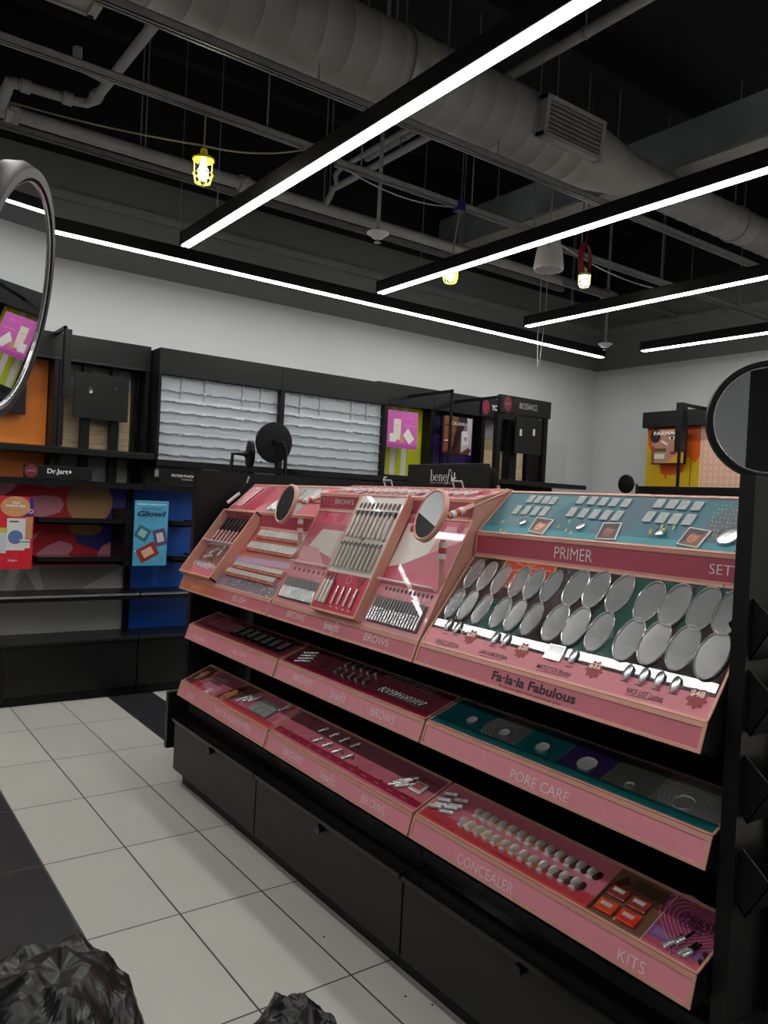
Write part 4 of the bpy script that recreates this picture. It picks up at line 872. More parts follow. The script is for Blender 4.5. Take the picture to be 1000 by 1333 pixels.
A.line(D.px(*c5(355, 420)), D.px(*c5(445, 470)), .0022, ink(120, 20, 30)).line(D.px(*c5(372, 440)), D.px(*c5(420, 466)), .0018, ink(120, 20, 30)).line(D.px(*c5(0, 215)), D.px(*c5(72, 255)), .0022, ink(120, 20, 30))
A.build('kit_print', o)
text('LIP BEAUTY', D, hu - .042, hv + .006, .084, .018, ink(60, 24, 70), o, bold=.03, w=.0028); text('LOVES', D, hu - .03, hv - .017, .055, .018, ink(60, 24, 70), o, bold=.03, w=.0028)
text('cookie, kitten\n& cocoa crew', D, uA + .06, h - .052, .07, .028, ink(206, 190, 170), o, bold=.0, w=.0022)
for nm, v in (('$14', .018),): text(nm, D, uA + .075, v, .02, .009, ink(240, 230, 220), o, bold=.02, w=.0028)
text('$36', D, uB + .045, .022, .02, .009, ink(240, 230, 220), o, bold=.02, w=.0028)
SH = [(238, 208, 170), (228, 192, 150), (224, 184, 138), (214, 172, 124), (208, 160, 108), (200, 150, 98), (190, 140, 84), (178, 124, 70), (160, 104, 56), (134, 78, 42), (104, 56, 34), (84, 42, 28), (64, 32, 24)]
top = [(275, 212), (315, 233), (358, 255), (408, 280), (458, 305), (510, 335), (558, 362), (608, 388), (662, 418), (715, 447), (770, 478), (832, 503), (893, 538)]
bot = [(192, 257), (235, 282), (283, 306), (330, 332), (370, 357), (420, 385), (470, 410), (520, 440), (570, 470), (625, 500), (682, 527), (740, 560), (803, 592)]
for row, lab, g in ((top, 'clear capped concealer tester over its colour swatch, back row of the CONCEALER tray', 'back row of concealer testers'), (bot, 'clear capped concealer tester over its colour swatch, front row of the CONCEALER tray', 'front row of concealer testers')):
    f = None
    for j, (x, y) in enumerate(row):
        u, v = D.px(*c5(x, y)); p = D.at(u, v, .001)
        if f is None:
            f = thing('concealer_tester', p, lab, 'makeup tester', g)
            cap = MB(); n = 16
            prf = [(1, 0), (.98, .007), (.8, .014), (.4, .018), (0, .019)]
            vs = [D.at(u - .005 + .0062 * q * math.cos(t) * 1.0 + .006 * q * math.sin(t), v + .0145 * q * math.sin(t), .002 + hh) for q, hh in prf for t in [2 * math.pi * i / n for i in range(n)]]
            cap.add(vs, [(i * n + k, i * n + (k + 1) % n, (i + 1) * n + (k + 1) % n, (i + 1) * n + k) for i in range(4) for k in range(n)], mat('frosted_cap', (.74, .74, .72), .18, .15, noise=.08, scale=80, alpha=.85)); cap.build('cap', f, smooth=True)
            MB().fbox(D, u - .009, u + .006, v - .026, v - .017, .002, .012, CLEARW).build('clip', f)
            q = f
        else: q = f.copy(); C.objects.link(q); q.location = p; [setattr(c_, 'parent', q) for c_ in [copy_tree(ch) for ch in f.children if ch.name.startswith(('cap', 'clip'))]]
        A = Art(D, .0016); A.ell(u + .010, v + .0, .0125, .016, ink(*SH[j], .2, .5), -.2); A.build('swatch', q)
# pile of tubes
for k, (x, y, a) in enumerate(((118, 122, .5), (172, 150, .6), (80, 152, .5), (140, 180, .5), (30, 185, .4), (90, 212, .5), (115, 195, .7), (60, 170, .3))):
    u, v = D.px(*c5(x, y)); du = .022; lv = .008 if k % 2 else .012
    o_ = thing('sample_tube', D.at(u, v, lv), ('small clear tube at the top of the pile beside the concealer rows', 'clear tube lying furthest right in the pile', 'clear tube in the middle of the pile', 'clear tube resting across the lower right of the pile', 'clear tube at the left end of the pile', 'clear tube at the bottom of the pile', 'clear tube under the others in the pile', 'clear tube on the left side of the pile')[k], 'makeup tube', 'pile of clear tubes')
    MB().tube([D.at(u - du, v - .006 + a * .004, lv), D.at(u + du * .5, v + .006 + a * .004, lv)], .0065, mat('clear_tube_plastic', (.6, .62, .62), .15, .2, noise=.1, scale=90), 10).build('tube', o_, smooth=True)
    MB().tube([D.at(u + du * .5, v + .006 + a * .004, lv), D.at(u + du, v + .010 + a * .004, lv)], .0060, WHITE, 10).build('cap', o_, smooth=True)
for k, (x, y, cc) in enumerate(((318, 262, (130, 50, 44)), (442, 335, (140, 54, 46)), (240, 345, (214, 72, 34)), (375, 418, (222, 52, 36)))):
    u, v = D.px(*c9(x, y)); a, b = .026, .019
    o_ = thing('lip_kit_box', D.at(u, v, .002), ('brown red lip kit box, back left of the four on the KITS tray', 'brown red lip kit box, back right of the four on the KITS tray', 'orange lip kit box, front left of the four on the KITS tray', 'bright red lip kit box, front right of the four on the KITS tray')[k], 'makeup box', 'lip kit boxes')
    MB().fbox(D, u - a, u + a, v - b, v + b, .002, .010, mat('kit_plastic_%d' % k, srgb(*cc), .25, noise=.15, coat=.5)).build('shell', o_, bevel=.003)
    MB().fbox(D, u - a * .6, u + a * .6, v - .003, v + .008, .010, .0125, PALW).build('window', o_, bevel=.0008)
for k, (x, y) in enumerate(((630, 580), (700, 560), (720, 630), (745, 640))):
    u, v = D.px(*c9(x, y)); o_ = thing('lip_sample', D.at(u, v, .004), ('silver lip sample, leftmost on the heart board', 'silver lip sample, topmost on the heart board', 'silver lip sample, lower middle on the heart board', 'silver lip sample, rightmost on the heart board')[k], 'lip colour', 'lip samples on the heart board')
    MB().tube([D.at(u - .006, v - .014, .008), D.at(u + .004, v + .010, .008)], .0068, SILVER, 10).build('barrel', o_, smooth=True); MB().tube([D.at(u + .004, v + .010, .008), D.at(u + .014, v + .034, .012)], .003, BLACK_GLOSS, 8).build('wand', o_, smooth=True)

o, F, D, L, h = G[2, 2]; c3_ = cz(520, 890, .44)
us = [.007] + [D.px(*c3_(x, y))[0] for x, y in ((268, 122), (372, 160), (491, 209), (625, 262), (760, 321))] + [L - .007]
cols = [(24, 104, 112), (120, 116, 112), (20, 108, 112), (58, 44, 92), (110, 112, 100), (128, 126, 122)]
A = Art(D, .0013)
for k in range(6):
    A.rect(us[k], us[k + 1], .036, h - .009, ink(*cols[k], .3, .3)); uu, w_ = us[k], us[k + 1] - us[k]
    if k in (1, 5):
        for j in range(5): A.arc((us[k] + us[k + 1]) / 2, h * .52, .030 + j * .012, .036 + j * .012, .3 + j * .4, 3.4 + j * .5, ink(150, 148, 144, .3, .3), sy=.8)
    if k == 4:
        for j in range(15): A.rect(uu, uu + w_, .039 + j * .0078, .0405 + j * .0078, ink(60, 66, 56))
    if k == 3:
        for j in range(9): A.rect(uu, uu + w_, .042 + j * .012, .045 + j * .012, ink(78, 62, 120))
    if k in (0, 2):
        for j in range(6): A.arc(uu + w_ * .5, h * .5, .02 + j * .009, .0215 + j * .009, j, j + 2.2, ink(12, 78, 86), sy=.8)
    A.rect(us[k + 1] - .0008, us[k + 1] + .0008, .036, h - .009, ink(190, 190, 185))
A.rect(.007, L - .007, .0075, .036, ink(14, 92, 94, .3, .3)); A.build('pore_print', o)
for x, y, r in ((217, 112, .019), (312, 150, .019), (425, 193, .022), (557, 242, .029), (683, 306, .013), (843, 358, .028)):
    u, v = D.px(*c3_(x, y)); cup(D, u, v, r, r * .92, .0022, o, m=WHITE)

o, F, D, L, h = G[1, 1]; c10 = cz(350, 900, .25)
A = strip(o, D, L, ink(172, 26, 66, .35), .022, .048); A.rect(.007, L - .007, h - .075, h - .009, ink(150, 84, 96))
for x, y in ((120, 205), (168, 240), (218, 250), (460, 395), (585, 465), (320, 290), (385, 325), (438, 352), (350, 240), (410, 268), (465, 296), (697, 537), (722, 550), (745, 562)): A.pell(*c10(x, y), .006, .006, ink(130, 24, 48))
for x0, y0, x1, y1 in ((220, 140, 270, 160), (810, 455, 890, 498)): A.line(D.px(*c10(x0, y0)), D.px(*c10(x1, y1)), .008, ink(140, 40, 60))
for k in range(4): A.line(D.px(*c10(480 + k * 22, 420)), D.px(*c10(500 + k * 22, 375)), .0015, ink(110, 60, 60))
for k in range(12): u = .03 + k * .075; A.rect(u, u + .03, .030, .033, ink(225, 150, 165))
A.build('brow_print', o)
def silver_bits(D, pts, label, group, r=.0065, ln=.022, m=SILVER, name='brow_tool', lean=.6):
    f = None
    for u, v in pts:
        if f is None:
            f = thing(name, D.at(u, v, .003), label, 'makeup tool', group)
            MB().tube([D.at(u - ln * .5 * lean, v - ln * .5, .002 + r), D.at(u + ln * .2 * lean, v + ln * .2, .002 + r)], r, m, 10).build('barrel', f, smooth=True)
            MB().tube([D.at(u + ln * .2 * lean, v + ln * .2, .002 + r), D.at(u + ln * .5 * lean, v + ln * .5, .002 + r)], r * .8, PALW, 10).build('cap', f, smooth=True)
        else: copy_tree(f).location = D.at(u, v, .003)
silver_bits(D, [D.px(*c10(*p)) for p in ((290, 210), (345, 237), (400, 262), (455, 290))], 'short silver brow tool, back row on the lowest BROWS tray', 'back row of silver brow tools', ln=.036)
silver_bits(D, [D.px(*c10(*p)) for p in ((260, 262), (310, 288), (360, 320), (415, 350))], 'short silver brow tool, front row on the lowest BROWS tray', 'front row of silver brow tools', ln=.036)
silver_bits(D, [D.px(*c10(*p)) for p in ((680, 490), (705, 480), (735, 470), (715, 500))], 'silver tool in the heap beside the white dish on the lowest BROWS tray', 'heap of silver tools', ln=.045, lean=1.2)
u, v = D.px(*c10(785, 508)); o_ = thing('brow_palette', D.at(u, v, .002), 'pale rounded palette near the right end of the lowest BROWS tray', 'makeup palette')
MB().fbox(D, u - .032, u + .032, v - .024, v + .024, .002, .009, PALW).build('base', o_, bevel=.006); MB().fbox(D, u - .022, u + .018, v - .012, v + .014, .009, .0105, ink(176, 70, 76)).build('pan', o_, bevel=.001)

o, F, D, L, h = G[2, 1]; c11 = cz(350, 830, .25)
A = strip(o, D, L, ink(140, 22, 58, .35), .0075, .034); A.build('colour_band', o)
silver_bits(D, [D.px(*c11(*p)) for p in ((180, 130), (195, 116), (210, 102), (225, 88))], 'long silver tube lying flat at the left end of the middle tier BROWS tray', 'long silver tubes', r=.005, ln=.03, lean=2.4)
silver_bits(D, [D.px(*c11(*p)) for p in ((415, 148), (455, 158), (495, 170), (530, 185), (570, 195))], 'small clear capped pot, back row of the middle tier BROWS tray', 'back row of small pots', ln=.03, lean=-.2, name='brow_pot')
silver_bits(D, [D.px(*c11(*p)) for p in ((362, 180), (397, 195), (432, 208), (468, 220), (508, 235))], 'small clear capped pot, front row of the middle tier BROWS tray', 'front row of small pots', ln=.03, lean=-.2, name='brow_pot')
silver_bits(D, [D.px(*c11(592 + k * 19, 275 + k * 7.3)) for k in range(12)], 'tiny silver brow sample in the close row of twelve', 'close row of brow samples', r=.0045, ln=.028, name='brow_sample')
silver_bits(D, [D.px(*c11(635 + k * 21, 200 + k * 8)) for k in range(12)], 'thin pale brow wand in the back row of twelve', 'back row of brow wands', r=.0018, ln=.035, m=PALW, name='brow_wand')
A = Art(D, .0016)
for x, y, r in ((290, 155, .010), (335, 140, .006), (312, 118, .008), (275, 150, .006)): A.pell(*c11(x, y), r, r * .8, ink(40, 20, 22))
A.build('shade_marks', o)

o, F, D, L, h = G[2, 0]; c12 = cz(230, 800, .17)
A = Art(D, .0013); A.poly([(.10, .05), (.40, .05), (.42, h - .012), (.12, h - .012)], ink(168, 92, 108)).rect(.007, L - .007, .0075, .03, ink(140, 40, 52))
for k in range(3): A.line((.17 + k * .08, .06), (.19 + k * .085, .12), .0035, ink(50, 16, 24))
A.arc(.29, .085, .018, .022, 3.6, 5.6, ink(40, 14, 20)); A.build('mascara_print', o)
f = None
for x, y in ((480, 130), (535, 150), (590, 168), (645, 190), (700, 212), (755, 235), (820, 258)):
    u, v = D.px(*c12(x, y))
    if f is None:
        f = thing('blush_compact', D.at(u, v, .002), 'black and grey blush compact in the row of seven on the middle tier', 'makeup compact', 'row of seven blush compacts')
        MB().fbox(D, u - .024, u + .024, v - .040, v + .040, .002, .009, BLACK_GLOSS).build('case', f, bevel=.001); MB().fbox(D, u - .019, u + .022, v - .028, v + .034, .009, .0105, mat('grey_pan', (.3, .31, .31), .25, .2)).build('lid', f, bevel=.001)
    else: copy_tree(f).location = D.at(u, v, .002)
MB().fbox(D, .01, L - .01, .012, h - .01, .013, .0142, CLEAR).build('clear_cover', o)

o, F, D, L, h = G[1, 0]; c13 = cz(220, 860, .18)
A = Art(D, .0013); A.poly([(.007, .02), (.09, .01), (.14, .10), (.11, h - .01), (.007, h - .01)], ink(96, 60, 46)).ell(.06, .09, .028, .045, ink(196, 128, 92), -.4).ell(.035, .07, .016, .02, ink(60, 36, 30))
A.rect(.10, .22, .01, .045, ink(200, 62, 74)).rect(.18, .34, .03, .075, ink(226, 140, 164)).rect(.16, .42, .10, h - .01, ink(150, 84, 100)).rect(.26, .30, .012, .05, ink(235, 205, 205))
A.poly([(.37, .012), (.48, .03), (.56, .12), (.60, h - .01), (.46, h - .01), (.40, .09)], ink(110, 70, 54)).ell(.44, .065, .030, .045, ink(206, 140, 84), -.3).ell(.47, .12, .020, .018, ink(50, 28, 24)).ell(.415, .09, .012, .012, ink(60, 24, 30)).ell(.435, .04, .010, .006, ink(160, 40, 50))
A.rect(.47, L - .01, .0075, .040, ink(204, 60, 70)); A.build('face_print', o)
for k in range(7): A_ = Art(D, .0024); 
silver_bits(D, [D.px(*c13(550 + k * 42, 285 + k * 2)) for k in range(3)], 'silver tint tube, one of three left of the silver palette on the lowest far tray', 'three silver tint tubes', r=.007, ln=.065, lean=.5, name='tint_tube')
silver_bits(D, [(.20 + k * .032, .10) for k in range(4)], 'grey eye pencil on the lowest far tray lettered EYE', 'grey eye pencils', r=.004, ln=.05, name='eye_pencil', m=PTIP)
u, v = D.px(*c13(695, 355)); o_ = thing('highlighter_palette', D.at(u, v, .002), 'silver highlighter palette with six shining pans on the lowest far tray', 'makeup palette')
MB().fbox(D, u - .085, u + .085, v - .045, v + .045, .002, .009, mat('grey_palette', (.35, .36, .35), .3, .3)).build('base', o_, bevel=.001)
for k in range(6): MB().fbox(D, u - .080 + (k % 3) * .055, u - .030 + (k % 3) * .055, v - .041 + (k // 3) * .043, v - .003 + (k // 3) * .043, .009, .0115, mat('shimmer_pan', (.75, .77, .74), .2, .5, noise=.05)).build('pan', o_, bevel=.001)
u, v = D.px(*c13(850, 360)); o_ = thing('kabuki_brush', D.at(u, v, .002), 'small brush with pale fluffy head beside the silver palette', 'makeup brush')
MB().tube([D.at(u - .02, v - .03, .01), D.at(u, v, .01)], .006, SILVER, 10).build('handle', o_, smooth=True); MB().tube([D.at(u, v, .01), D.at(u + .012, v + .016, .012), D.at(u + .018, v + .026, .012)], [.007, .014, .008], mat('brush_hair', srgb(200, 176, 140), .8, bump=.5, scale=200), 12).build('bristles', o_, smooth=True)
MB().fbox(D, .01, L - .01, .012, h - .01, .017, .0182, CLEAR).build('clear_cover', o)
# ---------------------------------------------------------------- fixtures along the back wall
def FW(y): return Fr((0, y, 0), (1, 0, 0), (0, 0, 1))
WOOD = None
def plywood():
    m, nt, b = nodes('raw_plywood'); tc = N(nt, 'ShaderNodeTexCoord'); mp = N(nt, 'ShaderNodeMapping'); mp.inputs['Scale'].default_value = (1.2, 1, 14); nt.links.new(tc.outputs['Object'], mp.inputs[0])
    nz = N(nt, 'ShaderNodeTexNoise'); nz.inputs['Scale'].default_value = 3; nz.inputs['Detail'].default_value = 6; nz.inputs['Distortion'].default_value = .8; nt.links.new(mp.outputs[0], nz.inputs['Vector'])
    r = N(nt, 'ShaderNodeValToRGB'); r.color_ramp.elements[0].position = .3; r.color_ramp.elements[1].position = .7; r.color_ramp.elements[0].color = (.50, .36, .20, 1); r.color_ramp.elements[1].color = (.72, .58, .38, 1)
    nt.links.new(nz.outputs['Fac'], r.inputs[0]); nt.links.new(r.outputs[0], b.inputs['Base Color']); b.inputs['Roughness'].default_value = .7; return m
PLY = plywood()
def wall_bay(x0, x1, label, back, base_h=.43, ledge=True):
    o = thing('wall_display_bay', ((x0 + x1) / 2, 5.8, 0), label, 'display bay', 'display bays along the back wall')
    MB().box(x0 + .003, x1 - .003, 5.60, 6.0, .07, base_h - .025, BLACK_SATIN).build('base_cabinet', o, bevel=.002)
    MB().box(x0 + .003, x1 - .003, 5.63, 6.0, 0, .07, BLACK).build('plinth', o)
    MB().box(x0 + .002, x1 - .002, 5.585, 6.0, base_h - .022, base_h, DARKMETAL).build('countertop', o, bevel=.002)
    if back: MB().box(x0, x1, 5.93, 5.945, base_h, 1.52, back).build('back_graphic', o)
    else: MB().box(x0, x1, 5.93, 5.945, base_h, 1.52, BLACK).build('back_panel', o)
    if ledge:
        MB().box(x0 + .002, x1 - .002, 5.60, 5.93, .700, .742, BLACK_SATIN).build('ledge', o, bevel=.002); MB().box(x0 + .004, x1 - .004, 5.592, 5.602, .728, .742, SILVER).build('ledge_edge', o)
    MB().box(x0, x1, 5.62, 5.95, 1.49, 1.535, BLACK).build('top_rail', o)
    for x in (x0 + .004, x1 - .02): MB().box(x, x + .016, 5.90, 5.95, .43, 2.45, BLACK).build('upright', o)
    return o
BLUE = mat('royal_blue_graphic', srgb(12, 92, 200), .35, noise=.05)
REDG = mat('red_graphic', srgb(216, 36, 54), .4, noise=.04)
b1 = wall_bay(.0, 1.925, 'lower wall bay with red, pink and tan blob graphic above pale faceted panels', REDG)
F = FW(5.9295); cq = cz(0, 620, .26)
A = Art(F, .0006); top_ = 1.49; zb = F.px(80, 736)[1]
P_ = lambda x, y: F.px(*cq(x, y)); pkk = ink(236, 150, 172); navy = ink(66, 56, 150); tan = ink(206, 158, 104)
A.rect(.0, 1.925, .43, zb, ink(196, 196, 190)); 
for pts, c in (([(0, 455), (190, 455), (60, 600), (0, 600)], (180, 180, 176)), ([(190, 455), (610, 450), (340, 600), (230, 600)], (160, 160, 156)), ([(340, 600), (610, 450), (600, 590)], (206, 206, 200)), ([(60, 600), (125, 470), (200, 600)], (150, 150, 146))): A.poly([P_(*p) for p in pts], ink(*c))
u1_, v1_ = P_(610, 450)
A.poly([(1.50, 1.49), (1.925, 1.49), (1.925, 1.10), (1.72, 1.02), (1.55, 1.08)], navy)
A.poly([P_(*p) for p in ((165, 100), (230, 95), (300, 105), (322, 140), (300, 180), (250, 195), (165, 215))], pkk).poly([P_(*p) for p in ((0, 30), (95, 30), (60, 70), (0, 105))], pkk)
a, v = P_(450, 130); A.ell(a, v, .165, .165, tan)
A.poly([P_(*p) for p in ((400, 262), (600, 262), (560, 305), (500, 330), (440, 300))], navy).ell(P_(430, 262)[0], P_(430, 262)[1], .12, .05, tan)
A.poly([P_(*p) for p in ((170, 290), (215, 262), (165, 320))], pkk).poly([P_(*p) for p in ((165, 400), (230, 350), (300, 322), (360, 340), (365, 365), (330, 400))], pkk).poly([P_(*p) for p in ((480, 400), (510, 350), (570, 322), (625, 320), (622, 402))], pkk)
A.build('blob_print', b1)
def shelf(o, pxl, pxr, y=5.62, th=.045, tray=True):
    a = ony(*pxl, y); b = ony(*pxr, y)
    MB().box(a.x, b.x, y, 5.93, a.z - th, a.z - th + .012, BLACK).box(a.x, b.x, y, y + .012, a.z - th, a.z, BLACK_SATIN).box(a.x, a.x + .012, y, 5.93, a.z - th, a.z, BLACK).box(b.x - .012, b.x, y, 5.93, a.z - th, a.z, BLACK).build('shelf', o)
    MB().box(a.x + .02, b.x - .02, y + .013, 5.92, a.z - .012, a.z - .008, mat('smoked_shelf_glass', (.05, .05, .055), .1)).build('shelf_insert', o)
shelf(b1, (48, 673), (168, 675)); shelf(b1, (46, 725), (165, 727))
MB().box(1.80, 2.02, 5.60, 5.93, ony(165, 737, 5.62).z, ony(165, 664, 5.62).z, BLACK).build('bracket_box', b1)
b2 = wall_bay(1.93, 2.93, 'lower wall bay with plain royal blue back, the gift poster hung on its left', BLUE)
shelf(b2, (222, 678), (262, 681)); shelf(b2, (222, 724), (262, 726))
wall_bay(2.935, 3.94, 'lower black wall bay hidden behind the left part of the counter', None); wall_bay(3.945, 4.95, 'lower black wall bay hidden behind the benefit sign', None); wall_bay(4.955, 6.2, 'lower black wall bay hidden behind the right part of the counter', None)
def board(y, th, tl, tr, br, bl, m, name, label, cat, group=None, back=.0):
    F = FW(y); P = [F.px(*p) for p in (bl, br, tr, tl)]
    x0 = (P[0][0] + P[3][0]) / 2; x1 = (P[1][0] + P[2][0]) / 2; z0 = (P[0][1] + P[1][1]) / 2; z1 = (P[2][1] + P[3][1]) / 2
    o = thing(name, ((x0 + x1) / 2, y, z0), label, cat, group); MB().box(x0, x1, y, y + th, z0, z1, m).build('board', o, bevel=.0015)
    return o, Fr((x0, y, z0), (1, 0, 0), (0, 0, 1)), x1 - x0, z1 - z0
# brand header and posters of the lower bays
o, F, W, Hh = board(5.61, .02, (31, 604), (121, 609), (120, 625), (31, 622), BLACK_SATIN, 'brand_sign', 'black header sign lettered Dr.Jart+ with a dark red round emblem', 'sign', 'brand header signs')
MB().fbox(F, W * .3, W * .5, -.06, .01, -.018, -.002, BLACK).build('bracket', o)
A = Art(F, .0006); A.ell(.045, Hh / 2, .042, Hh * .48, ink(110, 28, 42)); A.build('emblem', o); text('Dr.Jart+', F, W * .33, Hh * .28, W * .36, Hh * .48, ink(240, 240, 240), o, bold=.02); text('K-BEAUTY', F, .018, Hh * .45, .055, .012, ink(200, 160, 165), o)
A_ = MB(); o, F, W, Hh = board(5.60, .015, (-14, 645), (45, 647), (41, 740), (-16, 742), REDG, 'poster', 'red gift poster lettered Give instant joy, at the left edge of the picture', 'poster', 'posters on the wall bays')
A = Art(F, .0006); A.ell(W * .58, Hh * .86, W * .34, Hh * .14, ink(206, 152, 100)); A.poly([(W * .88, Hh * .99), (W * .99, Hh * .99), (W * .99, Hh * .74), (W * .72, Hh * .72), (W * .92, Hh * .8)], ink(40, 44, 130)); A.rect(W * .82, W * .98, Hh * .42, Hh * .72, ink(200, 140, 90))
A.rect(W * .40, W * .82, Hh * .26, Hh * .70, ink(222, 222, 222)).ell(W * .60, Hh * .44, W * .17, Hh * .095, ink(96, 120, 170)).rect(W * .24, W * .40, Hh * .22, Hh * .56, ink(200, 206, 210)).rect(W * .24, W * .41, Hh * .5, Hh * .57, ink(200, 190, 60)).rect(W * .70, W * .94, Hh * .29, Hh * .41, ink(215, 220, 215)).rect(W * .7, W * .94, Hh * .37, Hh * .385, ink(70, 130, 110)).rect(W * .45, W * .66, Hh * .645, Hh * .665, ink(70, 80, 80)).arc(W * .93, Hh * .80, .008, .016, 0, 6.28, ink(210, 170, 190)); A.build('joy_print', o)
wt = ink(242, 238, 235)
text('Give', F, W * .49, Hh * .90, W * .18, Hh * .035, wt, o, bold=.03, w=.0015); text('instant joy.', F, W * .36, Hh * .845, W * .45, Hh * .05, wt, o, bold=.03, w=.0015); text('Dr.Jart+', F, W * .45, Hh * .10, W * .22, Hh * .035, wt, o, bold=.02, w=.0015)
MB().fbox(F, W * .8, W * .95, Hh * .3, Hh * .34, -.30, -.016, BLACK).build('bracket', o)
o, F, W, Hh = board(5.56, .015, (176, 651), (219, 653), (217, 737), (173, 736), mat('light_blue_poster', srgb(84, 170, 206), .35, noise=.2, scale=4), 'poster', 'light blue poster lettered Glow! with three gift sets, in front of the blue bay', 'poster', 'posters on the wall bays')
A = Art(F, .0006)
for (x, y, w_, h_, r, cc, c2_) in ((.25, .50, .20, .10, -.5, (40, 110, 130), (150, 190, 180)), (.78, .44, .19, .13, .25, (90, 70, 120), (210, 200, 200)), (.42, .21, .30, .11, .5, (150, 44, 40), (220, 180, 150))):
    cx_, cy_ = W * x, Hh * y; c_, s_ = math.cos(r), math.sin(r)
    for k, m_ in ((1, cc), (.55, c2_)): A.poly([(cx_ + (a * c_ - b * s_) * k, cy_ + (a * s_ + b * c_) * k) for a, b in ((-W * w_, -Hh * h_), (W * w_, -Hh * h_), (W * w_, Hh * h_), (-W * w_, Hh * h_))], ink(*m_))
A.rect(.01, .02, 0.1, .11, wt); A.build('gift_print', o)
text('PETERTHOMASROTH', F, W * .07, Hh * .93, W * .86, Hh * .025, wt, o, bold=.02, w=.0015); text('MEGA GIFTS THAT', F, W * .2, Hh * .865, W * .62, Hh * .022, ink(20, 60, 100), o, bold=.02, w=.0015); text('Glow!', F, W * .07, Hh * .755, W * .86, Hh * .09, ink(40, 60, 90), o, bold=.05, shear=.2, w=.0015)
MB().fbox(F, W * .2, W * .5, Hh * .5, Hh * .56, -.34, -.016, BLACK).build('bracket', o)
o, F, W, Hh = board(5.61, .02, (209, 607), (262, 610), (262, 632), (207, 629), BLACK_SATIN, 'brand_sign', 'black header sign lettered PETERTHOMASROTH above the blue bay', 'sign', 'brand header signs')
text('PETERTHOMASROTH', F, W * .28, Hh * .42, W * 1.0, Hh * .15, wt, o, bold=.02, w=.0015); text('CLINICAL SKIN CARE', F, W * .52, Hh * .25, W * .6, Hh * .08, wt, o, w=.0015)
for pxs in ((218, 608), (273, 612), (345, 616)): q = ony(*pxs, 5.64); tag(MB().box(q.x - .09, q.x + .09, 5.64, 5.655, q.z - .075, q.z + .04, WHITE).build('price_card'), {218: 'white card under the far left end of the empty lit display', 273: 'white card under the empty display, just left of the small edge-on mirror', 345: 'white card under the empty display, by the large black mirror disc'}[pxs[0]], 'card', 'blank white cards under the empty display')

# ---- upper bays
YU = 5.76
ub_ = thing('wall_header', (.9, YU, 2.33), 'black header boards over the orange and plywood bays on the left', 'header board')
zt = 2.555; z0 = ony(187, 482, YU).z
MB().box(-.4, 1.0, YU, 6.0, z0 + .01, zt, BLACK_SATIN).build('header_board', ub_, bevel=.002); MB().box(1.003, 1.985, YU, 6.0, z0 + .01, zt, BLACK_SATIN).build('header_board', ub_, bevel=.002)
MB().box(-.4, 1.985, YU, YU + .02, z0 - .005, z0 + .01, DARKMETAL).build('light_rail', ub_)
def upbay(x0, x1, label, shelfz=True):
    o = thing('upper_display_bay', ((x0 + x1) / 2, 5.8, 1.53), label, 'display bay', 'upper display bays')
    for x in (x0, x1 - .03): MB().box(x, x + .03, YU + .01, 5.98, 1.535, z0, BLACK).build('upright', o)
    zs = ony(100, 583, 5.6).z
    MB().box(x0, x1, 5.60, 5.98, zs - .045, zs, BLACK_SATIN).build('shelf', o, bevel=.002); MB().box(x0, x1, 5.595, 5.602, zs - .012, zs, DARKMETAL).build('shelf_edge', o)
    return o, zs
xo = ony(68, 500, 5.93).x
o, zs = upbay(-.4, xo + .005, 'upper wall bay with plain orange back at the left edge of the picture')
ORAN = mat('orange_graphic', srgb(238, 132, 36), .5, noise=.08, scale=2)
MB().box(-.37, xo - .03, 5.93, 5.945, 1.535, z0, ORAN).build('back_graphic', o)
q = ony(33, 540, 5.85); MB().box(q.x - .42, q.x, 5.85, 5.87, q.z, q.z + .40, BLACK_SATIN).box(q.x - .25, q.x - .18, 5.87, 5.93, q.z + .1, q.z + .2, BLACK).build('monitor_plate', o)
o, zs = upbay(xo + .01, 1.985, 'upper wall bay of bare plywood with a black monitor plate on two posts')
F = FW(5.945); zp = F.px(130, 508)[1]
MB().box(xo + .04, 1.955, 5.945, 5.96, 1.76, zp, PLY).build('plywood_back', o); MB().box(xo + .04, 1.955, 5.965, 5.975, 1.535, z0, mat('grey_board', (.55, .56, .57), .6)).build('back_panel', o)
a = ony(98, 483, 5.80); b = ony(166, 550, 5.80); pl = MB().box(a.x, b.x, 5.80, 5.82, b.z, a.z, BLACK_SATIN).build('monitor_plate', o, bevel=.002)
for px_ in (118, 151):
    q = ony(px_, 508, 5.799); MB().lathe((q.x, 5.7995, q.z), (0, -1, 0), [(.0001, 0), (.018, 0), (.021, .002), (.021, .0)], BLACK_GLOSS, 16, sx=1.5, close=False).box(q.x - .004, q.x + .010, 5.796, 5.799, q.z - .02, q.z - .002, SILVER if px_ == 118 else BLACK).build('slot', pl)
for px_ in (110, 148): q = ony(px_, 560, 5.86); MB().box(q.x - .03, q.x + .03, 5.84, 5.90, 1.535, z0, BLACK).build('post', o)
for px_, py_ in ((72, 517), (70, 568), (181, 528), (180, 577)):
    q = ony(px_, py_, 5.93); MB().box(q.x - .035, q.x + .03, 5.90, 5.945, q.z - .04, q.z + .04, BLACK).build('hinge_bracket', o)
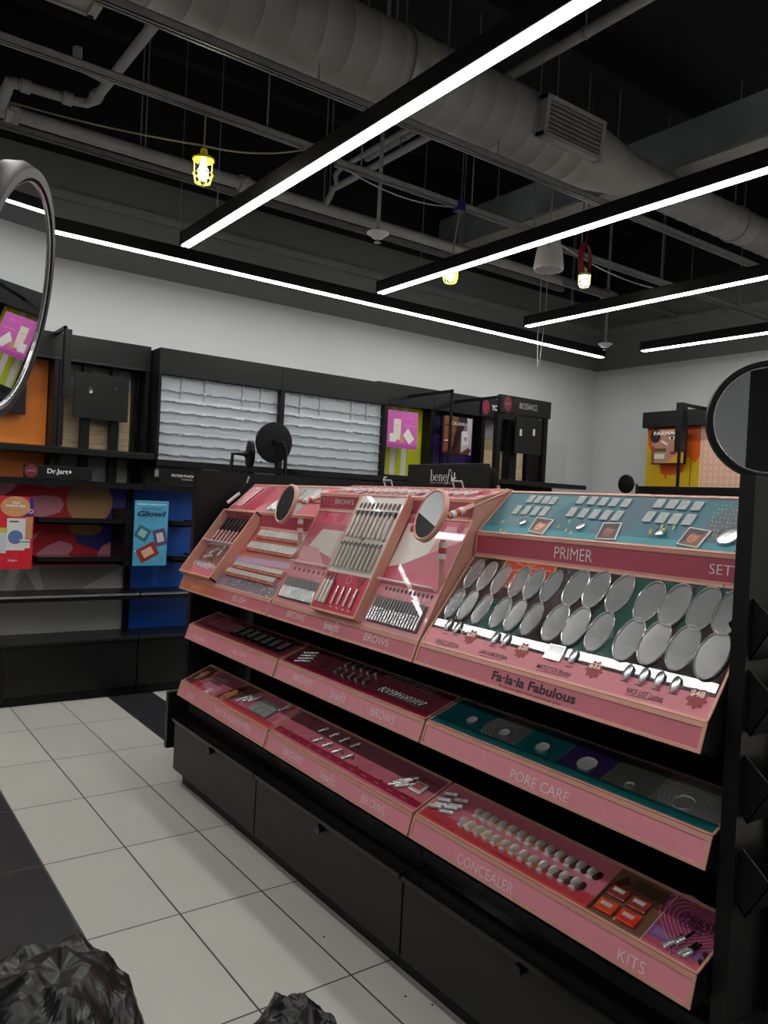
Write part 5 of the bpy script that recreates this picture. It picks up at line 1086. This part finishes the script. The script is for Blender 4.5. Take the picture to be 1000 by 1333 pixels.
# empty white tester display
bd = thing('lit_display_case', (3.02, 5.6, 1.72), 'long black case with two empty white ribbed acrylic panels on the back wall', 'display case')
cx0, cx1, cz0, cz1 = 1.995, 4.06, 1.70, 2.535
za = 2.345
for x0_, x1_ in ((cx0, 3.0), (3.003, cx1)): MB().box(x0_, x1_, 5.60, 6.0, za + .0, cz1, BLACK_SATIN).build('header_board', bd, bevel=.002)
for x0_, x1_ in ((cx0, cx0 + .02), (3.00, 3.035), (cx1 - .03, cx1)): MB().box(x0_, x1_, 5.60, 6.0, cz0 - .05, za, BLACK).build('upright', bd)
MB().box(cx0, cx1, 5.58, 6.0, cz0 - .03, cz0 + .02, BLACK_GLOSS).build('bottom_rail', bd, bevel=.003)
PAN = mat('white_back_panel', (.60, .63, .66), .35, noise=.02); RIB = mat('blue_grey_acrylic_rib', (.36, .42, .50), .15, noise=.2, scale=40)
for x0_, x1_ in ((cx0 + .02, 3.00), (3.035, cx1 - .03)):
    MB().box(x0_, x1_, 5.66, 5.70, cz0 + .02, za, PAN).build('white_panel', bd)
    for k in range(8):
        r_ = MB()
        z = cz0 + .06 + k * .079; z += .02 if k == 7 else 0
        n = 24
        for j in range(n):
            xa = x0_ + (x1_ - x0_) * j / n; xb_ = x0_ + (x1_ - x0_) * (j + 1) / n; dz = .004 * math.sin(j * 1.7 + k)
            r_.box(xa, xb_, 5.640, 5.66, z + dz, z + dz + .006, RIB)
        r_.build('acrylic_rib', bd)
    for fx in (.17, .36, .68, .84):
        x = x0_ + (x1_ - x0_) * fx
        for k in range(8):
            z = cz0 + .06 + k * .079 + (.02 if k == 7 else 0); MB().lathe((x, 5.64, z + .003), (0, -1, 0), [(.014, 0), (.012, .006), (.0001, .008)], CLEARW, 10, close=False).build('clip', bd)
        MB().box(x - .002, x + .002, 5.648, 5.66, za - .16, za - .01, RIB).build('divider', bd)
# right of it
z2 = ony(560, 529, 5.76).z
rb = thing('wall_header', (5.1, YU, 2.4), 'black header boards over the lime and purple bays, right of the empty white display', 'header board')
xR = 6.18
for x0_, x1_ in ((cx1 + .003, 4.72), (4.723, 5.38), (5.383, xR)): MB().box(x0_, x1_, YU, 6.0, 2.385, 2.575, BLACK_SATIN).build('header_board', rb, bevel=.002)
def upb(x0, x1, label):
    o = thing('upper_display_bay', ((x0 + x1) / 2, 5.85, 1.535), label, 'display bay', 'upper display bays')
    for x in (x0, x1 - .02): MB().box(x, x + .02, YU + .01, 5.98, 1.535, 2.385, BLACK).build('upright', o)
    MB().box(x0, x1, 5.62, 5.98, 1.69, 1.735, BLACK_SATIN).build('shelf', o, bevel=.002); return o
LIME = mat('lime_graphic', srgb(196, 204, 30), .45, noise=.04); PURP = mat('purple_graphic', srgb(58, 34, 104), .45, noise=.06); 
o = upb(cx1 + .005, 4.72, 'upper wall bay with lime and white striped back behind the pink poster')
MB().box(cx1 + .02, 4.70, 5.90, 5.915, 1.735, 2.385, LIME).build('back_graphic', o)
A = Art(FW(5.8995), .0006)
for k in range(3): A.rect(cx1 + .14 + k * .13, cx1 + .20 + k * .13, 1.735, 2.385, ink(225, 225, 215))
A.rect(cx1 + .02, cx1 + .07, 1.735, 2.385, ink(225, 225, 215)); A.build('stripes', o)
o = upb(4.725, 5.38, 'upper wall bay with deep purple back behind the portrait poster'); MB().box(4.745, 5.36, 5.90, 5.915, 1.735, 2.385, PURP).build('back_graphic', o)
o = upb(5.385, xR, 'upper bare plywood wall bay behind the BIOSSANCE sign')
MB().box(5.40, xR - .02, 5.945, 5.96, 1.735, 2.2, PLY).build('plywood_back', o); MB().box(5.40, xR - .02, 5.962, 5.975, 2.2, 2.385, mat('grey_board', (.55, .56, .57), .6)).build('back_panel', o)
for px_ in (662, 700): q = ony(px_, 560, 5.88); MB().box(q.x - .03, q.x + .03, 5.85, 5.92, 1.735, 2.385, BLACK).build('post', o)
o, F, W, Hh = board(5.74, .02, (628, 517), (672, 524), (671, 548), (628, 541), BLACK_SATIN, 'brand_sign', 'black header sign half hidden behind the BIOSSANCE sign, lettered YOUTH TO THE PEOPLE', 'sign', 'brand header signs')
A = Art(F, .0006); A.ell(.05, Hh / 2, .05, .075, ink(120, 26, 40)); A.build('emblem', o); text('YOUTH TO THE PEOPLE', F, .13, Hh * .38, .60, .055, wt, o, bold=.02)
# posters
o, F, W, Hh = board(5.72, .02, (505, 533), (545, 538), (542, 585), (504, 582), mat('orchid_poster', srgb(206, 92, 178), .3, noise=.06, coat=.5), 'poster', 'orchid pink poster of pale boxes on the lime striped bay', 'poster', 'posters on the wall bays')
def pinkprint(F, W, Hh, o):
    A = Art(F, .0006); pb_ = ink(228, 216, 200); A.rect(W * .2, W * .44, Hh * .22, Hh * .78, pb_).rect(W * .08, W * .30, Hh * .16, Hh * .38, ink(232, 228, 222)).rect(W * .42, W * .54, Hh * .16, Hh * .34, ink(200, 150, 90)).poly([(W * .52, Hh * .36), (W * .68, Hh * .56), (W * .90, Hh * .28), (W * .74, Hh * .12)], ink(232, 226, 218)).rect(0, W, 0, Hh * .1, ink(180, 70, 160)).rect(W * .55, W * .95, Hh * .62, Hh * .63, ink(235, 190, 225)).rect(W * .25, W * .38, Hh * .6, Hh * .615, ink(180, 130, 120)).arc(W * .75, Hh * .78, W * .08, W * .09, 0, 3.1, ink(230, 150, 215)); A.build('box_print', o)
pinkprint(F, W, Hh, o)
MB().fbox(F, W * .3, W * .5, Hh * .4, Hh * .6, -.18, -.021, BLACK).build('bracket', o)
o, F, W, Hh = board(5.72, .03, (578, 541), (615, 545), (613, 592), (578, 590), mat('brown_poster', srgb(86, 50, 36), .3, noise=.3, scale=12), 'poster', 'poster of a dark skinned face and a hand holding a bottle, lettered CAUDALIE', 'poster', 'posters on the wall bays')
A = Art(F, .0006); A.rect(W * .62, W, 0, Hh, ink(196, 190, 200)).poly([(0, Hh), (W * .55, Hh), (W * .48, Hh * .7), (W * .36, Hh * .5), (W * .34, Hh * .2), (0, Hh * .05)], ink(126, 76, 50)).poly([(W * .34, 0), (W * .5, Hh * .25), (W * .62, Hh * .6), (W * .86, Hh * .8), (W * .8, Hh), (W * .5, Hh), (W * .42, Hh * .6), (W * .3, Hh * .1)], ink(40, 24, 22)).ell(W * .14, Hh * .33, W * .12, Hh * .03, ink(225, 215, 205)).ell(W * .14, Hh * .30, W * .15, Hh * .025, ink(110, 40, 44)).ell(W * .12, Hh * .75, W * .10, Hh * .025, ink(30, 18, 16)).poly([(W * .22, Hh * .7), (W * .34, Hh * .48), (W * .22, Hh * .44)], ink(98, 56, 38)).poly([(W * .66, Hh * .22), (W * .9, Hh * .28), (W * .84, Hh * .66), (W * .66, Hh * .62)], ink(226, 222, 224)).rect(W * .70, W * .82, Hh * .64, Hh * .76, ink(120, 116, 126)).rect(W * .72, W * .84, Hh * .38, Hh * .48, ink(170, 160, 150)).poly([(W * .55, 0), (W * .9, Hh * .2), (W, Hh * .12), (W * .9, 0)], ink(104, 62, 46)); A.build('portrait_print', o)
text('CAUDALIE', F, W * .26, Hh * .78, W * .6, Hh * .085, ink(235, 230, 225), o, bold=.01, w=.0016)
MB().fbox(F, W * .3, W * .5, Hh * .4, Hh * .6, -.18, -.031, BLACK).build('bracket', o)
# blade arms that carry signs out over the aisle
def blade(px_top, px_bot, wallpx, y, label, box=None, zbot=1.762):
    q = ony(*px_top, y); o = thing('sign_bracket', (q.x, y, zbot), label, 'sign bracket', 'black sign brackets standing out from the walls')
    MB().box(q.x - .010, q.x + .010, y, y + .02, zbot, q.z, BLACK).build('post', o)
    MB().box(q.x - .010, q.x + .010, y, 5.98, q.z - .025, q.z, BLACK).build('arm', o)
    if box: z_ = ony(*box, y).z; MB().box(q.x - .005, q.x + .040, y - .01, y + .02, z_, q.z - .02, BLACK_SATIN).build('blade_sign', o, bevel=.002)
blade((86, 424), (80, 600), None, 5.5, 'tall black bracket with a narrow blade sign between the orange and plywood bays', (84, 516))
blade((590, 507), (588, 600), None, 5.15, 'thin black bracket standing out in front of the portrait poster')
# the free standing fixture with the Biossance header
fx = thing('brand_fixture', (5.35, 5.15, 0), 'black freestanding frame with a monitor plate below the BIOSSANCE header', 'display fixture')
a = ony(650, 514, 5.15); b = ony(715, 524, 5.15)
MB().box(a.x + .0, a.x + .05, 5.15, 5.2, 0, a.z - .15, BLACK).build('post', fx); MB().box(b.x - .05, b.x, 5.15, 5.2, 0, b.z - .15, BLACK).build('post', fx)
for px_ in (668, 690): q = ony(px_, 590, 5.2); MB().box(q.x - .04, q.x + .05, 5.20, 5.25, 0, 2.3, BLACK).build('post', fx)
q0 = ony(673, 543, 5.1); q1 = ony(704, 593, 5.1); q2 = ony(645, 548, 5.3)
MB().box(q0.x, q1.x, 5.10, 5.12, q1.z, q0.z, BLACK_SATIN).box(q0.x + .1, q0.x + .14, 5.12, 5.2, q1.z + .1, q0.z - .1, BLACK).build('monitor_plate', fx, bevel=.002)
MB().box(q2.x, q0.x + .05, 5.3, 5.32, q1.z + .02, q0.z, BLACK).box(q0.x - .02, q0.x + .02, 5.25, 5.3, q1.z + .1, q0.z - .1, BLACK).build('monitor_plate', fx)
for px_, py_ in ((678, 563), (695, 563)): q = ony(px_, py_, 5.099); MB().box(q.x - .012, q.x + .014, 5.096, 5.0995, q.z - .03, q.z + .03, WHITE).build('slot', fx)
q = ony(700, 626, 5.0); MB().box(4.7, 6.0, 4.95, 5.2, 1.70, 1.74, BLACK_SATIN).build('shelf', fx, bevel=.002)
MB().box(4.95, 5.75, 5.16, 5.6, 1.66, 1.70, BLACK).build('shelf_arm', fx)
o = thing('brand_sign', (5.35, 5.12, a.z - .15), 'large black header sign lettered BIOSSANCE with a dark red emblem', 'sign', 'brand header signs')
F = Fr((a.x, 5.12, a.z - .155), (1, 0, 0), (0, 0, 1)); W = b.x - a.x
MB().fbox(F, 0, W, 0, .16, -.05, 0, BLACK_SATIN).build('board', o, bevel=.0015)
A = Art(F, .0006); A.ell(.085, .085, .05, .07, ink(120, 26, 40)); A.build('emblem', o); text('BIOSSANCE.', F, W * .36, .055, W * .36, .055, ink(190, 190, 190), o, bold=-.005); text('CLEAN', F, .055, .077, .06, .014, ink(200, 150, 155), o)
MB().box(a.x + .0, a.x + .03, 5.17, 5.98, a.z - .03, a.z - .005, BLACK).build('arm', o)

# ---------------------------------------------------------------- unit on the right wall
XF = 7.0; F = Fr((XF, 0, 0), (0, -1, 0), (0, 0, 1)); y0_, y1_ = onx(836, 560, XF).y, 3.75
zt_ = onx(838, 537, XF).z; zh = onx(836, 557, XF).z; zl = onx(836, 633, XF).z
ru = thing('wall_display_bay', (7.2, (y0_ + y1_) / 2, 0), 'tall wall unit on the right wall with honey drip and pink checked graphics', 'display bay')
MB().box(XF, 7.4, y1_, y0_, zh, zt_, BLACK_SATIN).build('header_board', ru, bevel=.002); MB().box(XF + .22, 7.4, y1_, y0_, .1, zl, BLACK).build('lower_back', ru)
MB().box(XF - .05, 7.4, y1_, y0_, zl - .075, zl, BLACK_SATIN).build('shelf', ru, bevel=.002); MB().box(XF - .02, 7.4, y1_, y0_, .0, .45, BLACK_SATIN).build('base_cabinet', ru, bevel=.002)
ym = onx(911, 600, XF + .1).y
HON = mat('honey_yellow_graphic', srgb(214, 176, 24), .4, noise=.06, scale=3)
MB().box(XF + .10, XF + .12, ym, y0_, zl, zh, HON).build('honey_graphic', ru); MB().box(XF + .10, XF + .12, y1_, ym, zl, zh, mat('peach_graphic', srgb(236, 200, 178), .5, noise=.02)).build('checked_graphic', ru)
FG = Fr((XF + .0995, y0_, zl), (0, -1, 0), (0, 0, 1)); A = Art(FG, .0006); Wg = y0_ - ym; Hg = zh - zl
hc = ink(214, 92, 24); A.poly([(0, Hg), (Wg, Hg), (Wg, Hg * .52), (Wg * .92, Hg * .40), (Wg * .78, Hg * .52), (Wg * .7, Hg * .25), (Wg * .5, Hg * .20), (Wg * .3, Hg * .22), (Wg * .22, Hg * .6), (Wg * .12, Hg * .55), (.02, Hg * .72)], hc)
A.poly([(Wg * .10, Hg * .72), (Wg * .13, Hg * .72), (Wg * .12, Hg * .5), (Wg * .09, Hg * .48)], ink(180, 110, 20)).poly([(Wg * .84, Hg * .5), (Wg * .86, Hg * .5), (Wg * .85, Hg * .02), (Wg * .83, Hg * .02)], ink(150, 84, 20)).poly([(Wg * .36, Hg * .22), (Wg * .42, Hg * .2), (Wg * .40, Hg * .12)], hc).poly([(Wg * .1, Hg * .95), (Wg * .5, Hg * .9), (Wg * .3, Hg * .8)], ink(230, 130, 40))
W2 = ym - y1_
for k in range(9): A.rect(Wg + .01, Wg + W2, .02 + k * .065, .045 + k * .065, ink(232, 184, 156)).rect(Wg + .02 + k * .06, Wg + .042 + k * .06, 0, Hg, ink(232, 178, 150))
A.build('drip_print', ru)
a = onx(850, 560, XF - .02); b = onx(891, 604, XF - .02)
o = thing('poster', (XF, (a.y + b.y) / 2, b.z), 'poster of a face with a jar of cream on the honey drip wall, lettered FARMACY', 'poster', 'posters on the wall bays')
F = Fr((XF - .02, a.y, b.z), (0, -1, 0), (0, 0, 1)); W = a.y - b.y; Hh = a.z - b.z
MB().fbox(F, 0, W, 0, Hh, -.03, 0, BLACK).fbox(F, W * .4, W * .6, Hh * .4, Hh * .6, -.14, -.03, BLACK).build('board', o)
A = Art(F, .0006); A.rect(0, W * .96, .01, Hh, ink(206, 150, 40)).poly([(0, .01), (W * .5, .01), (W * .82, Hh * .45), (W * .80, Hh * .99), (0, Hh * .99)], ink(176, 124, 106)).ell(W * .10, Hh * .82, W * .16, Hh * .2, ink(34, 26, 30)).ell(W * .60, Hh * .75, W * .09, Hh * .04, ink(240, 235, 230)).ell(W * .60, Hh * .75, W * .045, Hh * .04, ink(30, 22, 20)).ell(W * .56, Hh * .84, W * .12, Hh * .02, ink(40, 28, 24)).poly([(W * .76, Hh * .66), (W * .86, Hh * .48), (W * .72, Hh * .46)], ink(150, 98, 84)).ell(W * .66, Hh * .32, W * .11, Hh * .05, ink(130, 52, 60)).poly([(W * .3, Hh * .70), (W * .5, Hh * .58), (W * .44, Hh * .54), (W * .26, Hh * .66)], ink(225, 215, 205)).rect(W * .04, W * .44, Hh * .10, Hh * .40, ink(150, 140, 112)).rect(W * .04, W * .44, Hh * .36, Hh * .46, ink(90, 66, 60)).rect(W * .08, W * .40, Hh * .16, Hh * .30, ink(216, 206, 180)).poly([(0, .01), (W * .1, .01), (W * .08, Hh * .5), (0, Hh * .55)], ink(128, 80, 66)); A.build('portrait_print', o)
text('FARMACY', F, W * .05, Hh * .84, W * .86, Hh * .11, wt, o, bold=.02, w=.0016)
q = onx(888, 524, 6.55); o = thing('sign_bracket', (6.55, q.y, 1.6), 'tall black bracket with a blade sign in front of the FARMACY poster', 'sign bracket', 'black sign brackets standing out from the walls')
zz = onx(886, 588, 6.55).z
MB().box(6.54, 6.56, q.y - .012, q.y + .012, .0, q.z, BLACK).build('post', o); MB().box(6.55, 7.02, q.y - .01, q.y + .01, q.z - .03, q.z - .0, BLACK).build('arm', o); MB().box(6.53, 6.62, q.y - .02, q.y + .045, zz, q.z, BLACK_SATIN).build('blade_sign', o, bevel=.002)
# black counter with a small mirror in front of it
q = onx(815, 628, 6.0); o = thing('side_counter', (6.2, 3.9, 0), 'low black counter edge seen just above the pink tray, under the honey graphic', 'counter')
MB().box(6.02, 6.42, 3.0, 4.10, 0, 1.595, BLACK).build('body', o); MB().box(5.98, 6.5, 2.95, 4.15, 1.595, 1.63, BLACK_SATIN).build('top', o)
p = onx(815, 630, 5.9); round_mirror((5.9, p.y, p.z + .0), (.95, -.05, 0), .085, 'small dark oval looking mirror standing just above the teal deck near the right wall', [(5.95, p.y - .08, p.z), (5.96, p.y - .08, 1.3), (5.96, p.y - .08, .02)])
q = ony(730, 577, YW - .02); o = thing('wall_panel', (q.x, YW, q.z), 'faint white access panel low on the back wall near the corner', 'wall panel'); a = ony(712, 575, YW - .01); b = ony(735, 633, YW - .01); MB().box(a.x, b.x, YW - .012, YW, b.z - .1, a.z, mat('panel_white', (.55, .56, .56), .6)).build('panel', o, bevel=.002)

# ---------------------------------------------------------------- a shopper's head behind the counter
def person():
    p = onx(633, 612, 3.9)
    o = thing('person', (p.x, p.y, 0), 'top of a dark haired person standing behind the pink counter beside the benefit sign', 'person')
    SK = mat('skin', srgb(150, 104, 84), .5, noise=.05); HR = mat('black_hair', (.003, .003, .003), .8, bump=.6, scale=120, noise=.3, spec=.15); CL = mat('dark_jacket', (.02, .02, .025), .8)
    h = p.z - .02                                          # top of the head centre line
    me = bpy.data.meshes.new('body'); V = [(0, 0, .95), (0, 0, 1.15), (0, 0, 1.30), (0, 0, h - .20), (0, .005, h - .10), (0, .01, h - .02), (.16, 0, 1.34), (.22, -.02, 1.08), (.20, -.14, .90), (-.16, 0, 1.34), (-.22, -.02, 1.08), (-.20, -.14, .90), (.09, 0, .90), (.10, .0, .48), (.10, .02, .08), (-.09, 0, .90), (-.10, .0, .48), (-.10, .02, .08), (.10, -.10, .04), (-.10, -.10, .04)]
    E_ = [(0, 1), (1, 2), (2, 3), (3, 4), (4, 5), (2, 6), (6, 7), (7, 8), (2, 9), (9, 10), (10, 11), (0, 12), (12, 13), (13, 14), (0, 15), (15, 16), (16, 17), (14, 18), (17, 19)]
    Rr = [.13, .135, .12, .052, .085, .078, .06, .045, .032, .06, .045, .032, .085, .06, .042, .085, .06, .042, .035, .035]
    me.from_pydata([Vector(v) for v in V], E_, []); ob = bpy.data.objects.new('body', me); C.objects.link(ob); ob.parent = o
    sm = ob.modifiers.new('skin', 'SKIN')
    for i, r in enumerate(Rr): me.skin_vertices[0].data[i].radius = (r, r)
    me.skin_vertices[0].data[0].use_root = True; ob.modifiers.new('sub', 'SUBSURF').levels = 2; ob.modifiers['sub'].render_levels = 2
    me.materials.append(SK)
    MB().lathe((p.x, p.y + .012, h - .055), (0, 0, 1), [(.098, -.07), (.104, -.02), (.100, .03), (.082, .075), (.05, .098), (.0001, .106)], HR, 28, close=False).build('hair', o, smooth=True)
    MB().lathe((p.x + .02, p.y - .10, h - .11), (.3, -1, 0), [(.022, 0), (.026, .012), (.012, .018)], SK, 12).build('ear', o, smooth=True)
    MB().lathe((p.x, p.y, .92), (0, 0, 1), [(.17, -.05), (.165, .15), (.19, .38), (.16, .47), (.075, .54)], CL, 28, close=False).build('jacket', o, smooth=True)
person()

# ---------------------------------------------------------------- left foreground: mirror and black rack
M = EYE + (ROT @ (_r0(4, 383) / FPX * .78)); dv = (M - EYE).normalized()
tgt = (Vector((4.35, 5.7, 2.09)) - M).normalized(); nrm = (tgt - ray(8, 452).normalized()).normalized()
lr = thing('side_rack', (.0, 1.9, 0), 'black rack whose corner shows at the left edge of the picture', 'display rack')
a = ony(9, 850, 1.8); b = ony(10, 900, 1.8)
MB().slab(Fr((0, 1.80, 0), (1, 0, 0), (0, 0, 1)), [(-.5, a.z + .03), (a.x - .012, a.z + .02), (a.x, a.z - .02), (a.x, b.z), (a.x - .012, b.z - .04), (-.5, b.z - .05)], -.5, 0, BLACK_SATIN).build('bin', lr, bevel=.002)
MB().box(-.45, .12, 1.85, 2.25, 0, b.z - .05, BLACK).build('pedestal', lr)
MB().tube([(-.03, 1.9, a.z), (-.03, 1.9, 1.55)], .014, BLACK, 12).build('mirror_post', lr)
round_mirror(M, nrm, .128, 'large round mirror seen at a slant at the left edge, reflecting the pink poster', [M - nrm * .05 + Vector((-.05, .02, -.03)), (-.03, 1.9, 1.50)])

# ---------------------------------------------------------------- rubbish bags
from mathutils import noise as mn
BAG = mat('black_bin_bag', (.012, .012, .013), .30, noise=.2)
def bag(c, rx, ry, h, seed, label, lean=(0, 0)):
    o = thing('bin_bag', (c[0], c[1], 0), label, 'bin bag', 'black bin bags on the floor')
    bm_v = []; n, m_ = 80, 50; fs = []; rg = random.Random(seed)
    for i in range(m_ + 1):
        t = i / m_; ph = t * math.pi
        for j in range(n):
            th = 2 * math.pi * j / n
            rr = math.sin(ph) ** .55; z = (1 - math.cos(ph)) / 2
            taper = 1 - .22 * max(0, z - .45) / .55
            d = Vector((math.cos(th) * rr, math.sin(th) * rr, z * 1.4)); q = d * 2.1 + Vector((seed, seed * .7, 0))
            f1 = abs(mn.noise(q * .8)) ; f2 = 1 - abs(mn.noise(q * 1.5 + Vector((5, 1, 2)))) * 2; f3 = 1 - abs(mn.noise(q * 3.4)) * 2
            f4 = 1 - abs(mn.noise(q * 4.4 + Vector((2, 7, 1)))) * 2; k = 1 + .16 * f1 + .05 * f2 + .03 * f3 + .028 * f4 + rg.uniform(-.003, .003)
            zz = h * z * (1 + .10 * mn.noise(q * 1.3)) + .012 * f2 * z
            bm_v.append((c[0] + lean[0] * z + rx * rr * math.cos(th) * k * taper, c[1] + lean[1] * z + ry * rr * math.sin(th) * k * taper, max(.0, zz)))
    for i in range(m_):
        for j in range(n): fs.append((i * n + j, i * n + (j + 1) % n, (i + 1) * n + (j + 1) % n, (i + 1) * n + j))
    MB().add(bm_v, fs, BAG).build('bag_body', o)
    tx, ty, tz = c[0] + lean[0] * .9, c[1] + lean[1] - ry * .35, h * .93
    k = MB()
    for s_ in range(5):
        a = s_ * 1.26; k.tube([(tx, ty, tz - .03), (tx + .012 * math.cos(a), ty + .012 * math.sin(a), tz + .0), (tx + .04 * math.cos(a), ty + .04 * math.sin(a), tz + .022)], [.010, .012, .004], BAG, 7)
    k.build('gathered_neck', o, smooth=True)
B1 = onz(45, 1290, .30); B2 = onz(378, 1297, .29)
bag((B1.x - .10, B1.y - .16), .215, .28, .415, 1.3, 'large shiny black bin bag in the bottom left corner', (.12, .02))
bag((B2.x, B2.y - .05), .105, .15, .278, 4.1, 'smaller black bin bag just showing at the bottom edge, right of the large one', (.0, .0))
for k, (x, y) in enumerate(((421, 1221), (527, 1299), (562, 1310))):
    q = onz(x, y, 0); tag(MB().add([(q.x, q.y, .001), (q.x + .008, q.y, .001), (q.x + .004, q.y + .007, .001), (q.x + .004, q.y + .003, .006)], [(0, 1, 2), (0, 1, 3), (1, 2, 3), (0, 2, 3)], BLACK).build('litter_scrap'), ('tiny dark scrap on the pale tiles, furthest from the camera', 'tiny dark speck on the tiles beside the drawer plinth', 'tiny scrap on the tiles nearest the bottom edge')[k], 'scrap', 'scraps on the floor')
o = thing('reflection_block', (-.5, -2.8, 0), 'unseen black block added behind the camera to darken part of the mirror reflection', 'reflection block')  # unseen box, added so the right round mirror reflects something dark
MB().box(-2.0, 1.0, -2.98, -2.5, .1, 2.7, BLACK_SATIN).build('body', o); MB().box(-1.95, .95, -2.95, -2.55, 0, .1, BLACK).build('plinth', o)
